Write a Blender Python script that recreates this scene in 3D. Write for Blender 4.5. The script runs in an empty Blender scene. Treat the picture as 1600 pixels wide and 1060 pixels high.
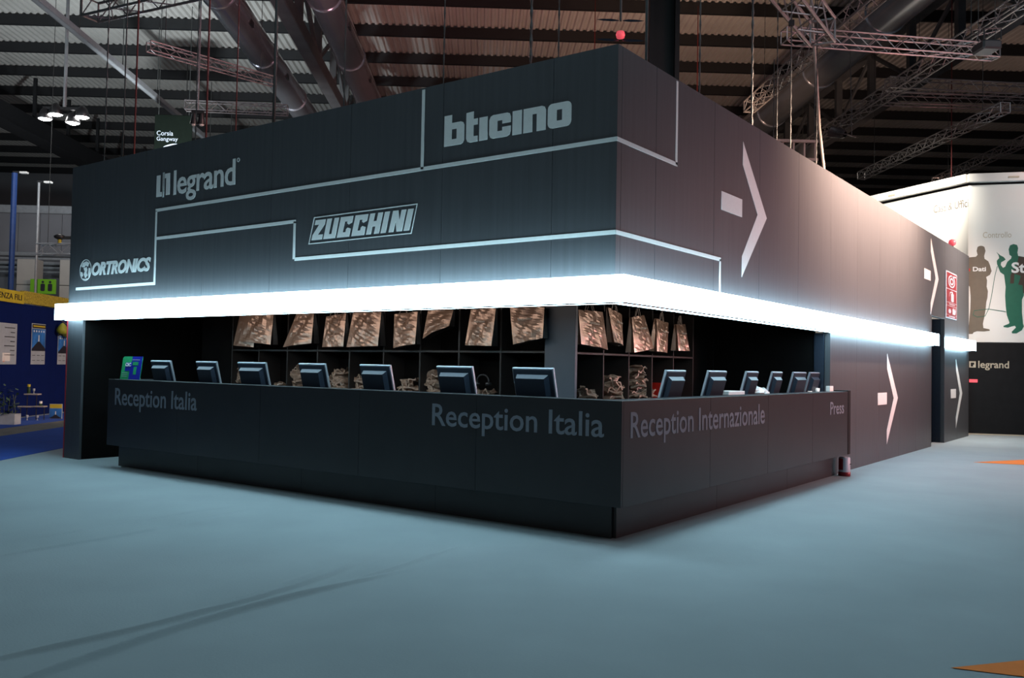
import bpy, math, random
from mathutils import Vector, Matrix
random.seed(7)
PI = math.pi
SC = bpy.context.scene
COL = SC.collection

# ------------------------------------------------------------------ camera
cam_data = bpy.data.cameras.new('camera')
cam_data.sensor_width = 36.0
cam_data.lens = 1396.66 / 1600 * 36
cam_data.clip_end = 300
cam = bpy.data.objects.new('camera', cam_data)
COL.objects.link(cam)
_r = Vector((0.80542948, 0.59241511, 0.01810217))
_u = Vector((0.00339486, -0.03515304, 0.99937617))
_f = Vector((-0.59268189, 0.80486558, 0.03032446))
_m = Matrix((( _r.x, _u.x, -_f.x, 3.96025), (_r.y, _u.y, -_f.y, -6.90191), (_r.z, _u.z, -_f.z, 1.5), (0, 0, 0, 1)))
cam.matrix_world = _m
SC.camera = cam

# the hall's own axes are turned against the stand: r to the right, f away from the camera
HX, HY, HROT = 3.96025, -6.90191, math.atan2(0.620, 0.784)
def hall(r, f, z=0.0):
    c, s = math.cos(HROT), math.sin(HROT)
    return Vector((HX + r * c - f * s, HY + r * s + f * c, z))

# ------------------------------------------------------------------ world, exposure
w = bpy.data.worlds.new('hall_haze'); SC.world = w; w.use_nodes = True
w.node_tree.nodes['Background'].inputs[0].default_value = (0.42, 0.72, 0.90, 1)
w.node_tree.nodes['Background'].inputs[1].default_value = 0.035
SC.view_settings.view_transform = 'Standard'
SC.view_settings.look = 'None'
SC.view_settings.gamma = 1.0
SC.view_settings.use_curve_mapping = False
SC.view_settings.exposure = 0.0

def lamp(name, kind, loc, target, energy, color, size=1.0, size_y=None, angle=60, blend=0.8, rad=0.15):
    d = bpy.data.lights.new(name, kind); d.energy = energy; d.color = color
    if kind == 'AREA':
        d.shape = 'RECTANGLE' if size_y else 'SQUARE'; d.size = size
        if size_y: d.size_y = size_y
    if kind == 'SPOT':
        d.spot_size = math.radians(angle); d.spot_blend = blend; d.shadow_soft_size = rad
    if kind == 'POINT':
        d.shadow_soft_size = rad
    o = bpy.data.objects.new(name, d); COL.objects.link(o); o.location = loc
    if target is not None:
        o.rotation_euler = (Vector(target) - Vector(loc)).to_track_quat('-Z', 'Y').to_euler()
    return o
# high bay lamps of the hall, cool white, over the aisle in front of the stand
lamp('hall_lamp', 'AREA', (1.5, -2.5, 10.5), (1.0, -2.0, 0), 185, (0.55, 0.86, 1.0), 6, 5)
lamp('hall_lamp', 'AREA', (-8.0, -5.0, 11.5), (-6.5, -2.0, 0), 110, (0.68, 0.88, 1.0), 6, 5)
lamp('hall_lamp', 'AREA', (7.0, 8.0, 11.0), (5.0, 8.0, 0), 200, (0.80, 0.90, 1.0), 5, 8)
# low warm fill lights, added to lift the bags and tint the flank
lamp('warm_fill_light', 'AREA', (-1.0, -17.0, 4.2), (-3.5, 1.5, 1.8), 100, (1.0, 0.74, 0.52), 5, 2)
_s = lamp('warm_fill_light', 'AREA', (10.0, 11.5, 3.4), (0.0, 8.5, 3.4), 330, (1.0, 0.48, 0.47), 5, 2.5)
_s.data.spread = math.radians(75)
# hidden strip lights added under the inner ceiling to brighten the hanging bags
lamp('bag_fill_light', 'AREA', (-4.6, .22, 2.27), (-4.6, 1.6, 1.80), 13, (1.0, 0.82, 0.70), 6.0, .06)
lamp('bag_fill_light', 'AREA', (-.40, 3.3, 2.27), (-1.7, 3.3, 1.80), 7, (1.0, 0.82, 0.70), 3.2, .06)
# stand-in strip lights for the flank's warm wash, far one added to extend it
_w = lamp('flank_wash_light', 'AREA', (2.2, 8.8, 6.1), (0.0, 8.8, 4.8), 1000, (1.0, 0.67, 0.49), 6.0, .25)
_w.data.spread = math.radians(80)
_w = lamp('flank_wash_light', 'AREA', (2.0, 15.6, 5.6), (0.0, 15.7, 3.2), 150, (1.0, 0.74, 0.62), 2.0, .25)
_w.data.spread = math.radians(100)
# floods onto the white graphic wall
lamp('graphic_flood', 'SPOT', (-0.9, 15.6, 7.6), (-2.0, 19.0, 5.7), 2600, (1.0, 0.93, 0.80), angle=80, blend=1.0, rad=0.2)
lamp('graphic_flood', 'SPOT', (3.0, 15.4, 7.4), (1.8, 18.6, 4.8), 260, (1.0, 0.95, 0.88), angle=95, blend=1.0, rad=0.2)
# up-light that reaches the roof from the stands below
lamp('roof_uplight', 'SPOT', hall(-9.5, 26, 5.0), hall(-11.5, 36, 13.3), 4200, (0.90, 0.97, 1.0), angle=115, blend=1.0, rad=0.3)
lamp('roof_uplight', 'SPOT', hall(-15, 20, 6.0), hall(-15, 30, 13.3), 1400, (0.90, 0.97, 1.0), angle=110, blend=1.0, rad=0.3)
lamp('roof_uplight', 'SPOT', hall(0, 24, 5.0), hall(0.5, 32, 13.3), 1000, (1.0, 0.38, 0.30), angle=105, blend=0.9, rad=0.3)
lamp('roof_uplight', 'SPOT', hall(6.5, 22, 5.5), hall(6.8, 31, 13.3), 1900, (1.0, 0.62, 0.42), angle=75, blend=0.9, rad=0.3)
lamp('roof_uplight', 'SPOT', hall(17, 28, 5.5), hall(18, 36, 13.3), 550, (1.0, 0.62, 0.48), angle=110, blend=0.9, rad=0.3)
lamp('truss_fill_light', 'POINT', hall(9.2, 18.5, 6.3), None, 36, (1.0, 0.42, 0.38), rad=0.3)  # point lights added near the roof to tint trusses and brighten ducts
lamp('truss_fill_light', 'POINT', hall(14.0, 21.0, 6.8), None, 25, (1.0, 0.40, 0.36), rad=0.3)
lamp('truss_fill_light', 'POINT', hall(-3.0, 19.5, 8.3), None, 170, (1.0, 0.50, 0.56), rad=0.3)
lamp('truss_fill_light', 'POINT', hall(-8.6, 23.0, 8.6), None, 110, (0.80, 0.90, 1.0), rad=0.3)
lamp('truss_fill_light', 'POINT', hall(3.0, 11.0, 8.5), None, 40, (0.75, 0.92, 1.0), rad=0.3)
lamp('hall_back_lamp', 'SPOT', hall(-17, 32, 9.0), hall(-20, 40, 4.5), 420, (0.85, 0.9, 1.0), angle=100, blend=1.0, rad=0.3)
lamp('blue_stand_lamp', 'SPOT', (-14.5, 1.5, 6.0), (-18.6, 4.4, 1.6), 95, (0.85, 0.92, 1.0), angle=100, blend=1.0, rad=0.3)

# ------------------------------------------------------------------ materials
def mat(name, color, rough=0.5, metal=0.0, noise=0.0, scale=8.0, bump=0.0, bump_scale=40.0, emit=None, strength=0.0, spec=0.5, stretch=None, coat=0.0):
    m = bpy.data.materials.new(name); m.use_nodes = True
    nt = m.node_tree; b = nt.nodes['Principled BSDF']
    b.inputs['Base Color'].default_value = (*color, 1)
    b.inputs['Roughness'].default_value = rough
    b.inputs['Metallic'].default_value = metal
    b.inputs['Specular IOR Level'].default_value = spec
    if coat: b.inputs['Coat Weight'].default_value = coat
    if noise or bump:
        tc = nt.nodes.new('ShaderNodeTexCoord'); mp = nt.nodes.new('ShaderNodeMapping')
        nt.links.new(tc.outputs['Object'], mp.inputs[0])
        if stretch: mp.inputs['Scale'].default_value = stretch
    if noise:
        n = nt.nodes.new('ShaderNodeTexNoise'); n.inputs['Scale'].default_value = scale; n.inputs['Detail'].default_value = 5
        nt.links.new(mp.outputs[0], n.inputs['Vector'])
        r = nt.nodes.new('ShaderNodeValToRGB')
        r.color_ramp.elements[0].position = 0.3; r.color_ramp.elements[1].position = 0.7
        r.color_ramp.elements[0].color = (*[c * (1 - noise) for c in color], 1)
        r.color_ramp.elements[1].color = (*[min(1, c * (1 + noise)) for c in color], 1)
        nt.links.new(n.outputs['Fac'], r.inputs[0]); nt.links.new(r.outputs[0], b.inputs['Base Color'])
    if bump:
        n2 = nt.nodes.new('ShaderNodeTexNoise'); n2.inputs['Scale'].default_value = bump_scale; n2.inputs['Detail'].default_value = 4
        nt.links.new(mp.outputs[0], n2.inputs['Vector'])
        bp = nt.nodes.new('ShaderNodeBump'); bp.inputs['Strength'].default_value = bump; bp.inputs['Distance'].default_value = 0.02
        nt.links.new(n2.outputs['Fac'], bp.inputs['Height']); nt.links.new(bp.outputs[0], b.inputs['Normal'])
    if emit:
        b.inputs['Emission Color'].default_value = (*emit, 1); b.inputs['Emission Strength'].default_value = strength
    return m
M = {}
M['carpet'] = mat('grey_blue_carpet', (0.295, 0.345, 0.36), 0.9, noise=0.06, scale=0.9, bump=0.12, bump_scale=60, spec=0.15)
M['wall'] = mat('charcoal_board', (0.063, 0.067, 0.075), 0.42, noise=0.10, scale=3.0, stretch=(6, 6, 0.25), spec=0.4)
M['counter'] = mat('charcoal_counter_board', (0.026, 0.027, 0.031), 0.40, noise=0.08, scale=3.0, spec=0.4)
M['black'] = mat('black_board', (0.008, 0.008, 0.009), 0.7, noise=0.2, scale=5, spec=0.2)
M['inner'] = mat('black_interior', (0.005, 0.0045, 0.0045), 0.8, noise=0.2, scale=4, spec=0.08)
M['line'] = mat('pale_vinyl', (0.70, 0.74, 0.74), 0.55, noise=0.03, scale=20)
M['letter'] = mat('grey_vinyl_letter', (0.20, 0.235, 0.285), 0.5, noise=0.05, scale=20)
M['led'] = mat('lit_diffuser', (0.9, 0.9, 0.9), 0.5, noise=0.01, scale=3, emit=(0.56, 0.86, 1.0), strength=18.0)
M['red'] = mat('red_paint', (0.32, 0.02, 0.03), 0.5, noise=0.1)
M['rim'] = mat('silver_bezel', (0.42, 0.46, 0.52), 0.35, metal=0.4, noise=0.05)
M['plastic'] = mat('dark_blue_black_plastic', (0.016, 0.024, 0.040), 0.42, noise=0.08, scale=30, spec=0.35)
M['screen'] = mat('dark_screen', (0.01, 0.01, 0.012), 0.15, noise=0.05)
M['bag'] = mat('brown_glossy_paper', (0.46, 0.30, 0.22), 0.27, metal=0.35, noise=0.10, scale=7, bump=0.15, bump_scale=9, spec=0.9, stretch=(1.6, 1.6, .6))
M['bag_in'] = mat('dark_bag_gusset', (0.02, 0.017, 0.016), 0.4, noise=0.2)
M['fold'] = mat('crumpled_brown_paper', (0.42, 0.30, 0.23), 0.38, noise=0.35, scale=18, bump=0.5, bump_scale=30, spec=0.6)
M['cord'] = mat('pale_cord', (0.45, 0.38, 0.33), 0.7, noise=0.1)
M['slate'] = mat('slate_panel', (0.085, 0.10, 0.125), 0.5, noise=0.05, scale=3)
M['print'] = mat('pale_print', (0.80, 0.72, 0.64), 0.5, noise=0.05)
M['white'] = mat('white_card', (0.78, 0.78, 0.76), 0.55, noise=0.03, scale=15)
M['redplastic'] = mat('red_plastic', (0.55, 0.02, 0.012), 0.4, noise=0.08)
M['green'] = mat('green_print', (0.02, 0.38, 0.14), 0.4, noise=0.08, scale=20)
M['blueprint'] = mat('blue_print', (0.01, 0.02, 0.38), 0.4, noise=0.08, scale=20)
M['purlin'] = mat('dark_painted_steel', (0.006, 0.007, 0.009), 0.6, noise=0.15, scale=3)
M['sheet'] = mat('galvanised_sheet', (0.46, 0.46, 0.44), 0.5, metal=0.15, noise=0.10, scale=0.6)
M['duct'] = mat('spiral_duct_metal', (0.50, 0.50, 0.54), 0.22, metal=0.85, noise=0.12, scale=1.5)
M['truss'] = mat('aluminium_tube', (0.34, 0.32, 0.32), 0.35, metal=0.6, noise=0.1, scale=6)
M['chain'] = mat('galvanised_chain', (0.055, 0.06, 0.06), 0.5, metal=0.3, noise=0.2, scale=10)
M['hose'] = mat('dark_red_hose', (0.12, 0.012, 0.012), 0.5, noise=0.1)
M['girder'] = mat('grey_girder_paint', (0.085, 0.090, 0.095), 0.6, noise=0.2, scale=2)
M['column'] = mat('black_column_paint', (0.012, 0.013, 0.014), 0.5, noise=0.2, scale=2)
M['farwall'] = mat('grey_hall_cladding', (0.16, 0.165, 0.18), 0.7, noise=0.12, scale=0.5)
M['beige'] = mat('beige_concrete', (0.36, 0.34, 0.31), 0.8, noise=0.1, scale=1)
M['pipe'] = mat('pale_pipe', (0.32, 0.34, 0.36), 0.45, metal=0.3, noise=0.1)
M['blue'] = mat('blue_wall_fabric', (0.003, 0.011, 0.085), 0.8, spec=0.1, noise=0.08, scale=2)
M['bluecarpet'] = mat('blue_carpet', (0.012, 0.07, 0.36), 0.95, noise=0.08, scale=3, bump=0.2, bump_scale=80)
M['woodstrip'] = mat('dark_wood_floor', (0.12, 0.115, 0.10), 0.6, noise=0.4, scale=3, stretch=(6, 0.6, 1))
M['yellow'] = mat('yellow_banner', (0.52, 0.42, 0.03), 0.6, noise=0.12, scale=4)
M['flower'] = mat('flower_print', (0.38, 0.31, 0.04), 0.6, noise=0.6, scale=30)
M['ink'] = mat('dark_ink', (0.015, 0.015, 0.02), 0.6, noise=0.1)
M['poster'] = mat('poster_paper', (0.36, 0.42, 0.48), 0.5, noise=0.08, scale=8)
M['sky'] = mat('poster_blue_print', (0.03, 0.16, 0.48), 0.5, noise=0.5, scale=3)
M['hill'] = mat('poster_dark_hill', (0.02, 0.02, 0.03), 0.5, noise=0.2)
M['leaf'] = mat('dark_leaf', (0.02, 0.055, 0.025), 0.6, noise=0.4, scale=12)
M['pear'] = mat('yellow_green_skin', (0.30, 0.34, 0.03), 0.5, noise=0.25, scale=6)
M['orange'] = mat('orange_carpet', (0.80, 0.20, 0.02), 0.9, noise=0.06, bump=0.15, bump_scale=80)
M['gwhite'] = mat('white_graphic_board', (0.74, 0.73, 0.70), 0.6, noise=0.03, scale=1)
M['brown'] = mat('taupe_print', (0.145, 0.115, 0.085), 0.6, noise=0.05)
M['dgreen'] = mat('green_figure_print', (0.012, 0.115, 0.07), 0.6, noise=0.05)
M['dbrown'] = mat('dark_brown_print', (0.05, 0.03, 0.02), 0.6, noise=0.05)
M['sand'] = mat('sand_lettering', (0.48, 0.42, 0.32), 0.6, noise=0.05)
M['signred'] = mat('sign_red', (0.22, 0.012, 0.02), 0.4, noise=0.05)
M['signwhite'] = mat('sign_white', (0.45, 0.50, 0.58), 0.4, noise=0.05)
M['signgreen'] = mat('sign_green', (0.16, 0.42, 0.02), 0.4, noise=0.05)
M['gsign'] = mat('dark_green_banner', (0.005, 0.008, 0.006), 0.8, noise=0.1, spec=0.05)
M['lampglow'] = mat('lamp_lens', (1, 1, 1), 0.4, noise=0.01, emit=(1.0, 0.98, 0.94), strength=60)
M['redlens'] = mat('red_lens', (0.8, 0.1, 0.12), 0.4, noise=0.01, emit=(1.0, 0.12, 0.16), strength=0.55)
M['fixture'] = mat('black_fixture', (0.02, 0.02, 0.022), 0.4, noise=0.1)
M['bluepole'] = mat('blue_pole_paint', (0.02, 0.06, 0.22), 0.5, noise=0.1)

# ------------------------------------------------------------------ mesh helpers
class MB:
    def __init__(s): s.v = []; s.f = []
    def add(s, vs, fs):
        o = len(s.v); s.v += [tuple(p) for p in vs]; s.f += [tuple(i + o for i in f) for f in fs]; return s
    def box(s, x0, x1, y0, y1, z0, z1):
        return s.add([(x0, y0, z0), (x1, y0, z0), (x1, y1, z0), (x0, y1, z0), (x0, y0, z1), (x1, y0, z1), (x1, y1, z1), (x0, y1, z1)],
                     [(0, 3, 2, 1), (4, 5, 6, 7), (0, 1, 5, 4), (1, 2, 6, 5), (2, 3, 7, 6), (3, 0, 4, 7)])
    def bbox(s, x0, x1, y0, y1, z0, z1, b=0.004):
        """a box with chamfered edges"""
        cx, cy, cz = (x0 + x1) / 2, (y0 + y1) / 2, (z0 + z1) / 2
        hx, hy, hz = (x1 - x0) / 2, (y1 - y0) / 2, (z1 - z0) / 2
        b = min(b, hx * .45, hy * .45, hz * .45)
        vs = []; idx = {}
        for sx in (-1, 1):
            for sy in (-1, 1):
                for sz in (-1, 1):
                    for a in range(3):
                        e = [hx - b, hy - b, hz - b]; e[a] += b
                        idx[(sx, sy, sz, a)] = len(vs)
                        vs.append((cx + sx * e[0], cy + sy * e[1], cz + sz * e[2]))
        fs = []
        for a in range(3):
            o = [i for i in range(3) if i != a]
            for sg in (-1, 1):
                q = []
                for p, r in ((-1, -1), (1, -1), (1, 1), (-1, 1)):
                    k = [0, 0, 0]; k[a] = sg; k[o[0]] = p; k[o[1]] = r
                    q.append(idx[(*k, a)])
                fs.append(tuple(q))
        for a in range(3):
            o = [i for i in range(3) if i != a]
            for p in (-1, 1):
                for r in (-1, 1):
                    q = []
                    for sg, ax in ((-1, o[0]), (1, o[0]), (1, o[1]), (-1, o[1])):
                        k = [0, 0, 0]; k[a] = sg; k[o[0]] = p; k[o[1]] = r
                        q.append(idx[(*k, ax)])
                    fs.append(tuple(q))
        for sx in (-1, 1):
            for sy in (-1, 1):
                for sz in (-1, 1):
                    fs.append(tuple(idx[(sx, sy, sz, a)] for a in range(3)))
        return s.add(vs, fs)
    def tube(s, pts, r, n=8, cap=True):
        """a tube through points; r a number or one per point"""
        pts = [Vector(p) for p in pts]
        rr = r if isinstance(r, (list, tuple)) else [r] * len(pts)
        vs = []; fs = []; prev = None
        for i, p in enumerate(pts):
            d = (pts[min(i + 1, len(pts) - 1)] - pts[max(i - 1, 0)]).normalized()
            if prev is None:
                a = Vector((0, 0, 1)) if abs(d.z) < 0.9 else Vector((1, 0, 0))
                x = d.cross(a).normalized()
            else:
                x = (prev - d * prev.dot(d)).normalized()
            prev = x; y = d.cross(x)
            for k in range(n):
                t = 2 * PI * k / n
                vs.append(p + (x * math.cos(t) + y * math.sin(t)) * rr[i])
        for i in range(len(pts) - 1):
            for k in range(n):
                fs.append((i * n + k, i * n + (k + 1) % n, (i + 1) * n + (k + 1) % n, (i + 1) * n + k))
        if cap:
            fs.append(tuple(range(n - 1, -1, -1))); fs.append(tuple((len(pts) - 1) * n + k for k in range(n)))
        return s.add(vs, fs)
    def lathe(s, prof, n=16, c=(0, 0, 0)):
        vs = []; fs = []
        for r, z in prof:
            for k in range(n):
                t = 2 * PI * k / n; vs.append((c[0] + r * math.cos(t), c[1] + r * math.sin(t), c[2] + z))
        for i in range(len(prof) - 1):
            for k in range(n):
                fs.append((i * n + k, i * n + (k + 1) % n, (i + 1) * n + (k + 1) % n, (i + 1) * n + k))
        return s.add(vs, fs)
    def build(s, name, m, parent=None, smooth=False, recalc=False):
        me = bpy.data.meshes.new(name); me.from_pydata(s.v, [], s.f)
        if smooth: me.polygons.foreach_set('use_smooth', [True] * len(me.polygons))
        me.materials.append(M[m] if isinstance(m, str) else m); me.update()
        o = bpy.data.objects.new(name, me); COL.objects.link(o)
        if parent: o.parent = parent
        return o
def B(name, m, parent, x0, x1, y0, y1, z0, z1, bev=None):
    b = MB()
    b.bbox(x0, x1, y0, y1, z0, z1, bev) if bev else b.box(x0, x1, y0, y1, z0, z1)
    return b.build(name, m, parent)
def tag(o, label=None, cat=None, group=None, kind=None):
    if label: o['label'] = label
    if cat: o['category'] = cat
    if group: o['group'] = group
    if kind: o['kind'] = kind
    return o
def thing(name, label, cat, loc=(0, 0, 0), rz=0.0, group=None):
    o = bpy.data.objects.new(name, None); COL.objects.link(o); o.location = loc; o.rotation_euler = (0, 0, rz)
    o.empty_display_size = 0.2
    return tag(o, label, cat, group)
def struct(o): o['kind'] = 'structure'; return o
def frame(origin, udir):
    """maps (u, v, out) of a vertical face onto the scene; out is towards the viewer's side"""
    o = Vector(origin); u = Vector(udir).normalized(); n = u.cross(Vector((0, 0, 1)))
    return lambda p, q, d=0.0: o + u * p + Vector((0, 0, q)) + n * d
def curve_mesh(curve):
    o = bpy.data.objects.new('tmp', curve); COL.objects.link(o)
    dg = bpy.context.evaluated_depsgraph_get(); dg.update()
    me = bpy.data.meshes.new_from_object(o.evaluated_get(dg))
    bpy.data.objects.remove(o); bpy.data.curves.remove(curve)
    return me
def map_mesh(me, name, fn, m, parent, depth):
    zs = [v.co.z for v in me.vertices]; z0, z1 = min(zs), max(zs)
    for v in me.vertices:
        t = (v.co.z - z0) / (z1 - z0) if z1 > z0 else 1
        v.co = fn(v.co.x, v.co.y, 0.001 + depth * t)
    me.name = name; me.materials.clear(); me.materials.append(M[m]); me.update()
    o = bpy.data.objects.new(name, me); COL.objects.link(o)
    if parent: o.parent = parent
    return o
def text(s, fn, box, m, parent, name='lettering', bold=0.0, shear=0.0, depth=0.003, space=1.0):
    """built-in font fitted to box (u0, v0, u1, v1) of the face"""
    c = bpy.data.curves.new('t', 'FONT'); c.body = s; c.size = 1; c.offset = bold; c.extrude = 0.01; c.shear = shear
    c.space_character = space; c.resolution_u = 3
    me = curve_mesh(c)
    xs = [v.co.x for v in me.vertices]; ys = [v.co.y for v in me.vertices]
    x0, x1, y0, y1 = min(xs), max(xs), min(ys), max(ys)
    for v in me.vertices:
        v.co.x = box[0] + (v.co.x - x0) / (x1 - x0) * (box[2] - box[0])
        v.co.y = box[1] + (v.co.y - y0) / (y1 - y0) * (box[3] - box[1])
    return map_mesh(me, name, fn, m, parent, depth)
def poly(loops, fn, m, parent, name, depth=0.003):
    """filled outline (holes as further loops) on a face"""
    c = bpy.data.curves.new('p', 'CURVE'); c.dimensions = '2D'; c.fill_mode = 'BOTH'; c.extrude = 0.01
    for L in loops:
        sp = c.splines.new('POLY'); sp.points.add(len(L) - 1); sp.use_cyclic_u = True
        for i, p in enumerate(L): sp.points[i].co = (p[0], p[1], 0, 1)
    return map_mesh(curve_mesh(c), name, fn, m, parent, depth)
def rrect(x0, y0, x1, y1, r, n=4, corners=(1, 1, 1, 1)):
    """rounded rectangle, corners bl br tr tl"""
    out = []
    for (cx, cy, a, on) in ((x0, y0, PI, corners[0]), (x1, y0, 1.5 * PI, corners[1]), (x1, y1, 0, corners[2]), (x0, y1, .5 * PI, corners[3])):
        if not on: out.append((cx, cy)); continue
        ox = cx + (r if cx == x0 else -r); oy = cy + (r if cy == y0 else -r)
        for k in range(n + 1):
            t = a + k / n * PI / 2; out.append((ox + r * math.cos(t), oy + r * math.sin(t)))
    return out
def circ(cx, cy, r, n=20, ry=None):
    return [(cx + r * math.cos(2 * PI * k / n), cy + (ry or r) * math.sin(2 * PI * k / n)) for k in range(n)]
def stroke(pts, w):
    """outline of a flat ribbon along points"""
    L, R = [], []
    for i, p in enumerate(pts):
        a = pts[max(i - 1, 0)]; b = pts[min(i + 1, len(pts) - 1)]
        dx, dy = b[0] - a[0], b[1] - a[1]; l = math.hypot(dx, dy) or 1
        L.append((p[0] - dy / l * w / 2, p[1] + dx / l * w / 2)); R.append((p[0] + dy / l * w / 2, p[1] - dx / l * w / 2))
    return L + R[::-1]

FR = frame((0, 0, 0), (1, 0, 0))          # long front of the stand, facing -Y
SD = frame((0, 0, 0), (0, 1, 0))          # flank of the stand, facing +X
FRC = frame((0, -0.2, 0), (1, 0, 0))
SDC = frame((0.2, 0, 0), (0, 1, 0))

# ================================================================== SETTING
# floor with real creases in the carpet
def floor_mesh():
    b = MB()
    x0, x1, y0, y1 = -6.2, 2.4, -6.6, 0.0
    nx = int((x1 - x0) / 0.014); ny = int((y1 - y0) / 0.06)
    creases = [((-0.827, -5.2), (-0.70, -3.92), (-1.323, -1.3), 0.026, 0.024), ((-0.25, -5.2), (-0.53, -3.289), (-0.50, -1.9), 0.034, 0.030),
               ((-3.125, -3.9), (-3.254, -2.437), (-3.654, -0.9), 0.022, 0.024), ((-3.62, -3.2), (-3.75, -2.0), (-3.85, -1.0), 0.014, 0.024),
               ((-0.60, -2.6), (-0.66, -1.9), (-0.80, -1.1), 0.014, 0.024), ((-0.62, -4.0), (-0.9, -2.6), (-1.2, -1.6), 0.010, 0.03)]
    polys = []
    for a, m_, c, h, s in creases:
        P = [(a[0] * (1 - t) ** 2 + 2 * (2 * m_[0] - .5 * a[0] - .5 * c[0]) * t * (1 - t) + c[0] * t * t,
              a[1] * (1 - t) ** 2 + 2 * (2 * m_[1] - .5 * a[1] - .5 * c[1]) * t * (1 - t) + c[1] * t * t, t) for t in [k / 40 for k in range(41)]]
        polys.append((P, h, s))
    def hgt(x, y):
        z = 0.0
        for P, h, s in polys:
            if y < P[0][1] - .3 or y > P[-1][1] + .3: continue
            t = (y - P[0][1]) / (P[-1][1] - P[0][1]); k = max(0, min(40, int(t * 40)))
            xx = P[k][0] if k >= 40 else P[k][0] + (P[k + 1][0] - P[k][0]) * (t * 40 - k if 0 <= t < 1 else 0)
            d = x - xx + 0.010 * math.sin(y * 3)
            z += h * math.exp(-(d / s) ** 2) * max(0, min(1, t * 6)) * max(0, min(1, (1 - t) * 3))
        e = min(x - x0, x1 - x, y - y0, y1 - y)
        return z * min(1, max(0, e) * 8)
    V = [(x0 + (x1 - x0) * i / nx, y0 + (y1 - y0) * j / ny) for j in range(ny + 1) for i in range(nx + 1)]
    b.add([(x, y, hgt(x, y)) for x, y in V], [(j * (nx + 1) + i, j * (nx + 1) + i + 1, (j + 1) * (nx + 1) + i + 1, (j + 1) * (nx + 1) + i) for j in range(ny) for i in range(nx)])
    X0, X1, Y0, Y1 = -60, 60, -40, 60
    for q in ((X0, X1, Y0, y0), (X0, X1, y1, Y1), (X0, x0, y0, y1), (x1, X1, y0, y1)):
        b.add([(q[0], q[2], 0), (q[1], q[2], 0), (q[1], q[3], 0), (q[0], q[3], 0)], [(0, 1, 2, 3)])
    return b
fl = struct(floor_mesh().build('floor', 'carpet', smooth=True))

# orange arrow heads laid into the carpet
o = MB().add([(3.054, -1.853, .004), (3.371, -1.762, .004), (4.6, -1.45, .004), (4.6, -0.72, .004), (3.337, -1.466, .004)], [(0, 1, 2, 3, 4)]).add(
    [(3.054, -1.853, .0), (3.371, -1.762, .0), (4.6, -1.45, .0), (4.6, -0.72, .0), (3.337, -1.466, .0)], [(4, 3, 2, 1, 0)]).build('floor_arrow', 'orange')
tag(o, 'orange arrow tip laid into the carpet in the near corner of the aisle', 'floor marking')
o = MB().add([(1.249, 10.089, .004), (1.988, 10.289, .004), (4.5, 10.9, .004), (4.5, 12.4, .004), (1.869, 11.327, .004)], [(0, 1, 2, 3, 4)]).add(
    [(1.249, 10.089, .0), (1.988, 10.289, .0), (4.5, 10.9, .0), (4.5, 12.4, .0), (1.869, 11.327, .0)], [(4, 3, 2, 1, 0)]).build('floor_arrow', 'orange')
tag(o, 'thin orange arrow tip in the carpet far down the aisle, before the black wall', 'floor marking')

# ---- hall roof: corrugated sheets on purlins
ceil = struct(bpy.data.objects.new('ceiling', None)); COL.objects.link(ceil); ceil.location = (HX, HY, 0); ceil.rotation_euler = (0, 0, HROT)
sb = MB(); per = 0.24; n = int(76 / per)
prof = []
for i in range(n):
    x = -38 + i * per
    prof += [(x, 0), (x + .08, 0), (x + .12, .075), (x + .20, .075)]
prof.append((-38 + n * per, 0))
sb.add([(x, 0, z) for x, z in prof] + [(x, 2.8, z) for x, z in prof], [(i, i + 1, len(prof) + i + 1, len(prof) + i) for i in range(len(prof) - 1)])
pb = MB().box(-38, 38, 0, 0.025, 0.0, 0.36); pb.box(-38, 38, 0.025, 0.14, 0.0, 0.02); pb.box(-38, 38, 0.025, 0.14, 0.34, 0.36)
sheet0 = sb.build('roof_sheet', 'sheet', ceil); sheet0.location = (0, 25.5, 13.37)
purl0 = pb.build('purlin', 'purlin', ceil); purl0.location = (0, 25.5, 13.0)
for k in range(1, 12):
    a = sheet0.copy(); COL.objects.link(a); a.parent = ceil; a.location = (0, 25.5 + 2.8 * k, 13.37)
    a = purl0.copy(); COL.objects.link(a); a.parent = ceil; a.location = (0, 25.5 + 2.8 * k, 13.0)
B('roof_deck', 'black', ceil, -38, 38, 20, 58.5, 13.46, 13.6)

# ---- girders
def girder(r, label, z=10.5, f0=18.0, f1=56, posts=(), w=0.38):
    t = thing('roof_girder', label, 'girder', hall(r, 0, 0), HROT, 'steel girders under the roof')
    B('bottom_chord', 'girder', t, -w / 2, w / 2, f0, f1, z, z + 0.42, .02)
    B('top_chord', 'girder', t, -w / 2, w / 2, f0, f1, 12.62, 12.98, .02)
    for k in range(int((f1 - f0) / 2.9)):
        f = f0 + 1.0 + 2.9 * k
        B('post', 'girder', t, -.11, .11, f - .11, f + .11, z + .42, 12.62)
        if f + 2.9 < f1:
            MB().tube([(0, f, z + .42), (0, f + 2.9, 12.62)] if k % 2 else [(0, f, 12.62), (0, f + 2.9, z + .42)], 0.075, 6).build('diagonal', 'girder', t)
    return t
girder(-5.25, 'dark steel girder running away between the two shiny ducts over the stand front')
girder(13.5, 'dark brown steel girder crossing the upper roof above the white graphic wall')
t = thing('roof_girder', 'dim steel beam over the blue stand, beyond the cluster of lit lamps', 'girder', hall(-18.5, 0, 0), HROT, 'steel girders under the roof')
B('beam', 'purlin', t, -.3, .3, 18, 56, 10.5, 11.2, .02)
B('flange', 'purlin', t, -.4, .4, 18, 56, 10.44, 10.5)
for k in range(12): B('post', 'purlin', t, -.06, .06, 19 + 3 * k, 19.12 + 3 * k, 11.2, 12.98)

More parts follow.
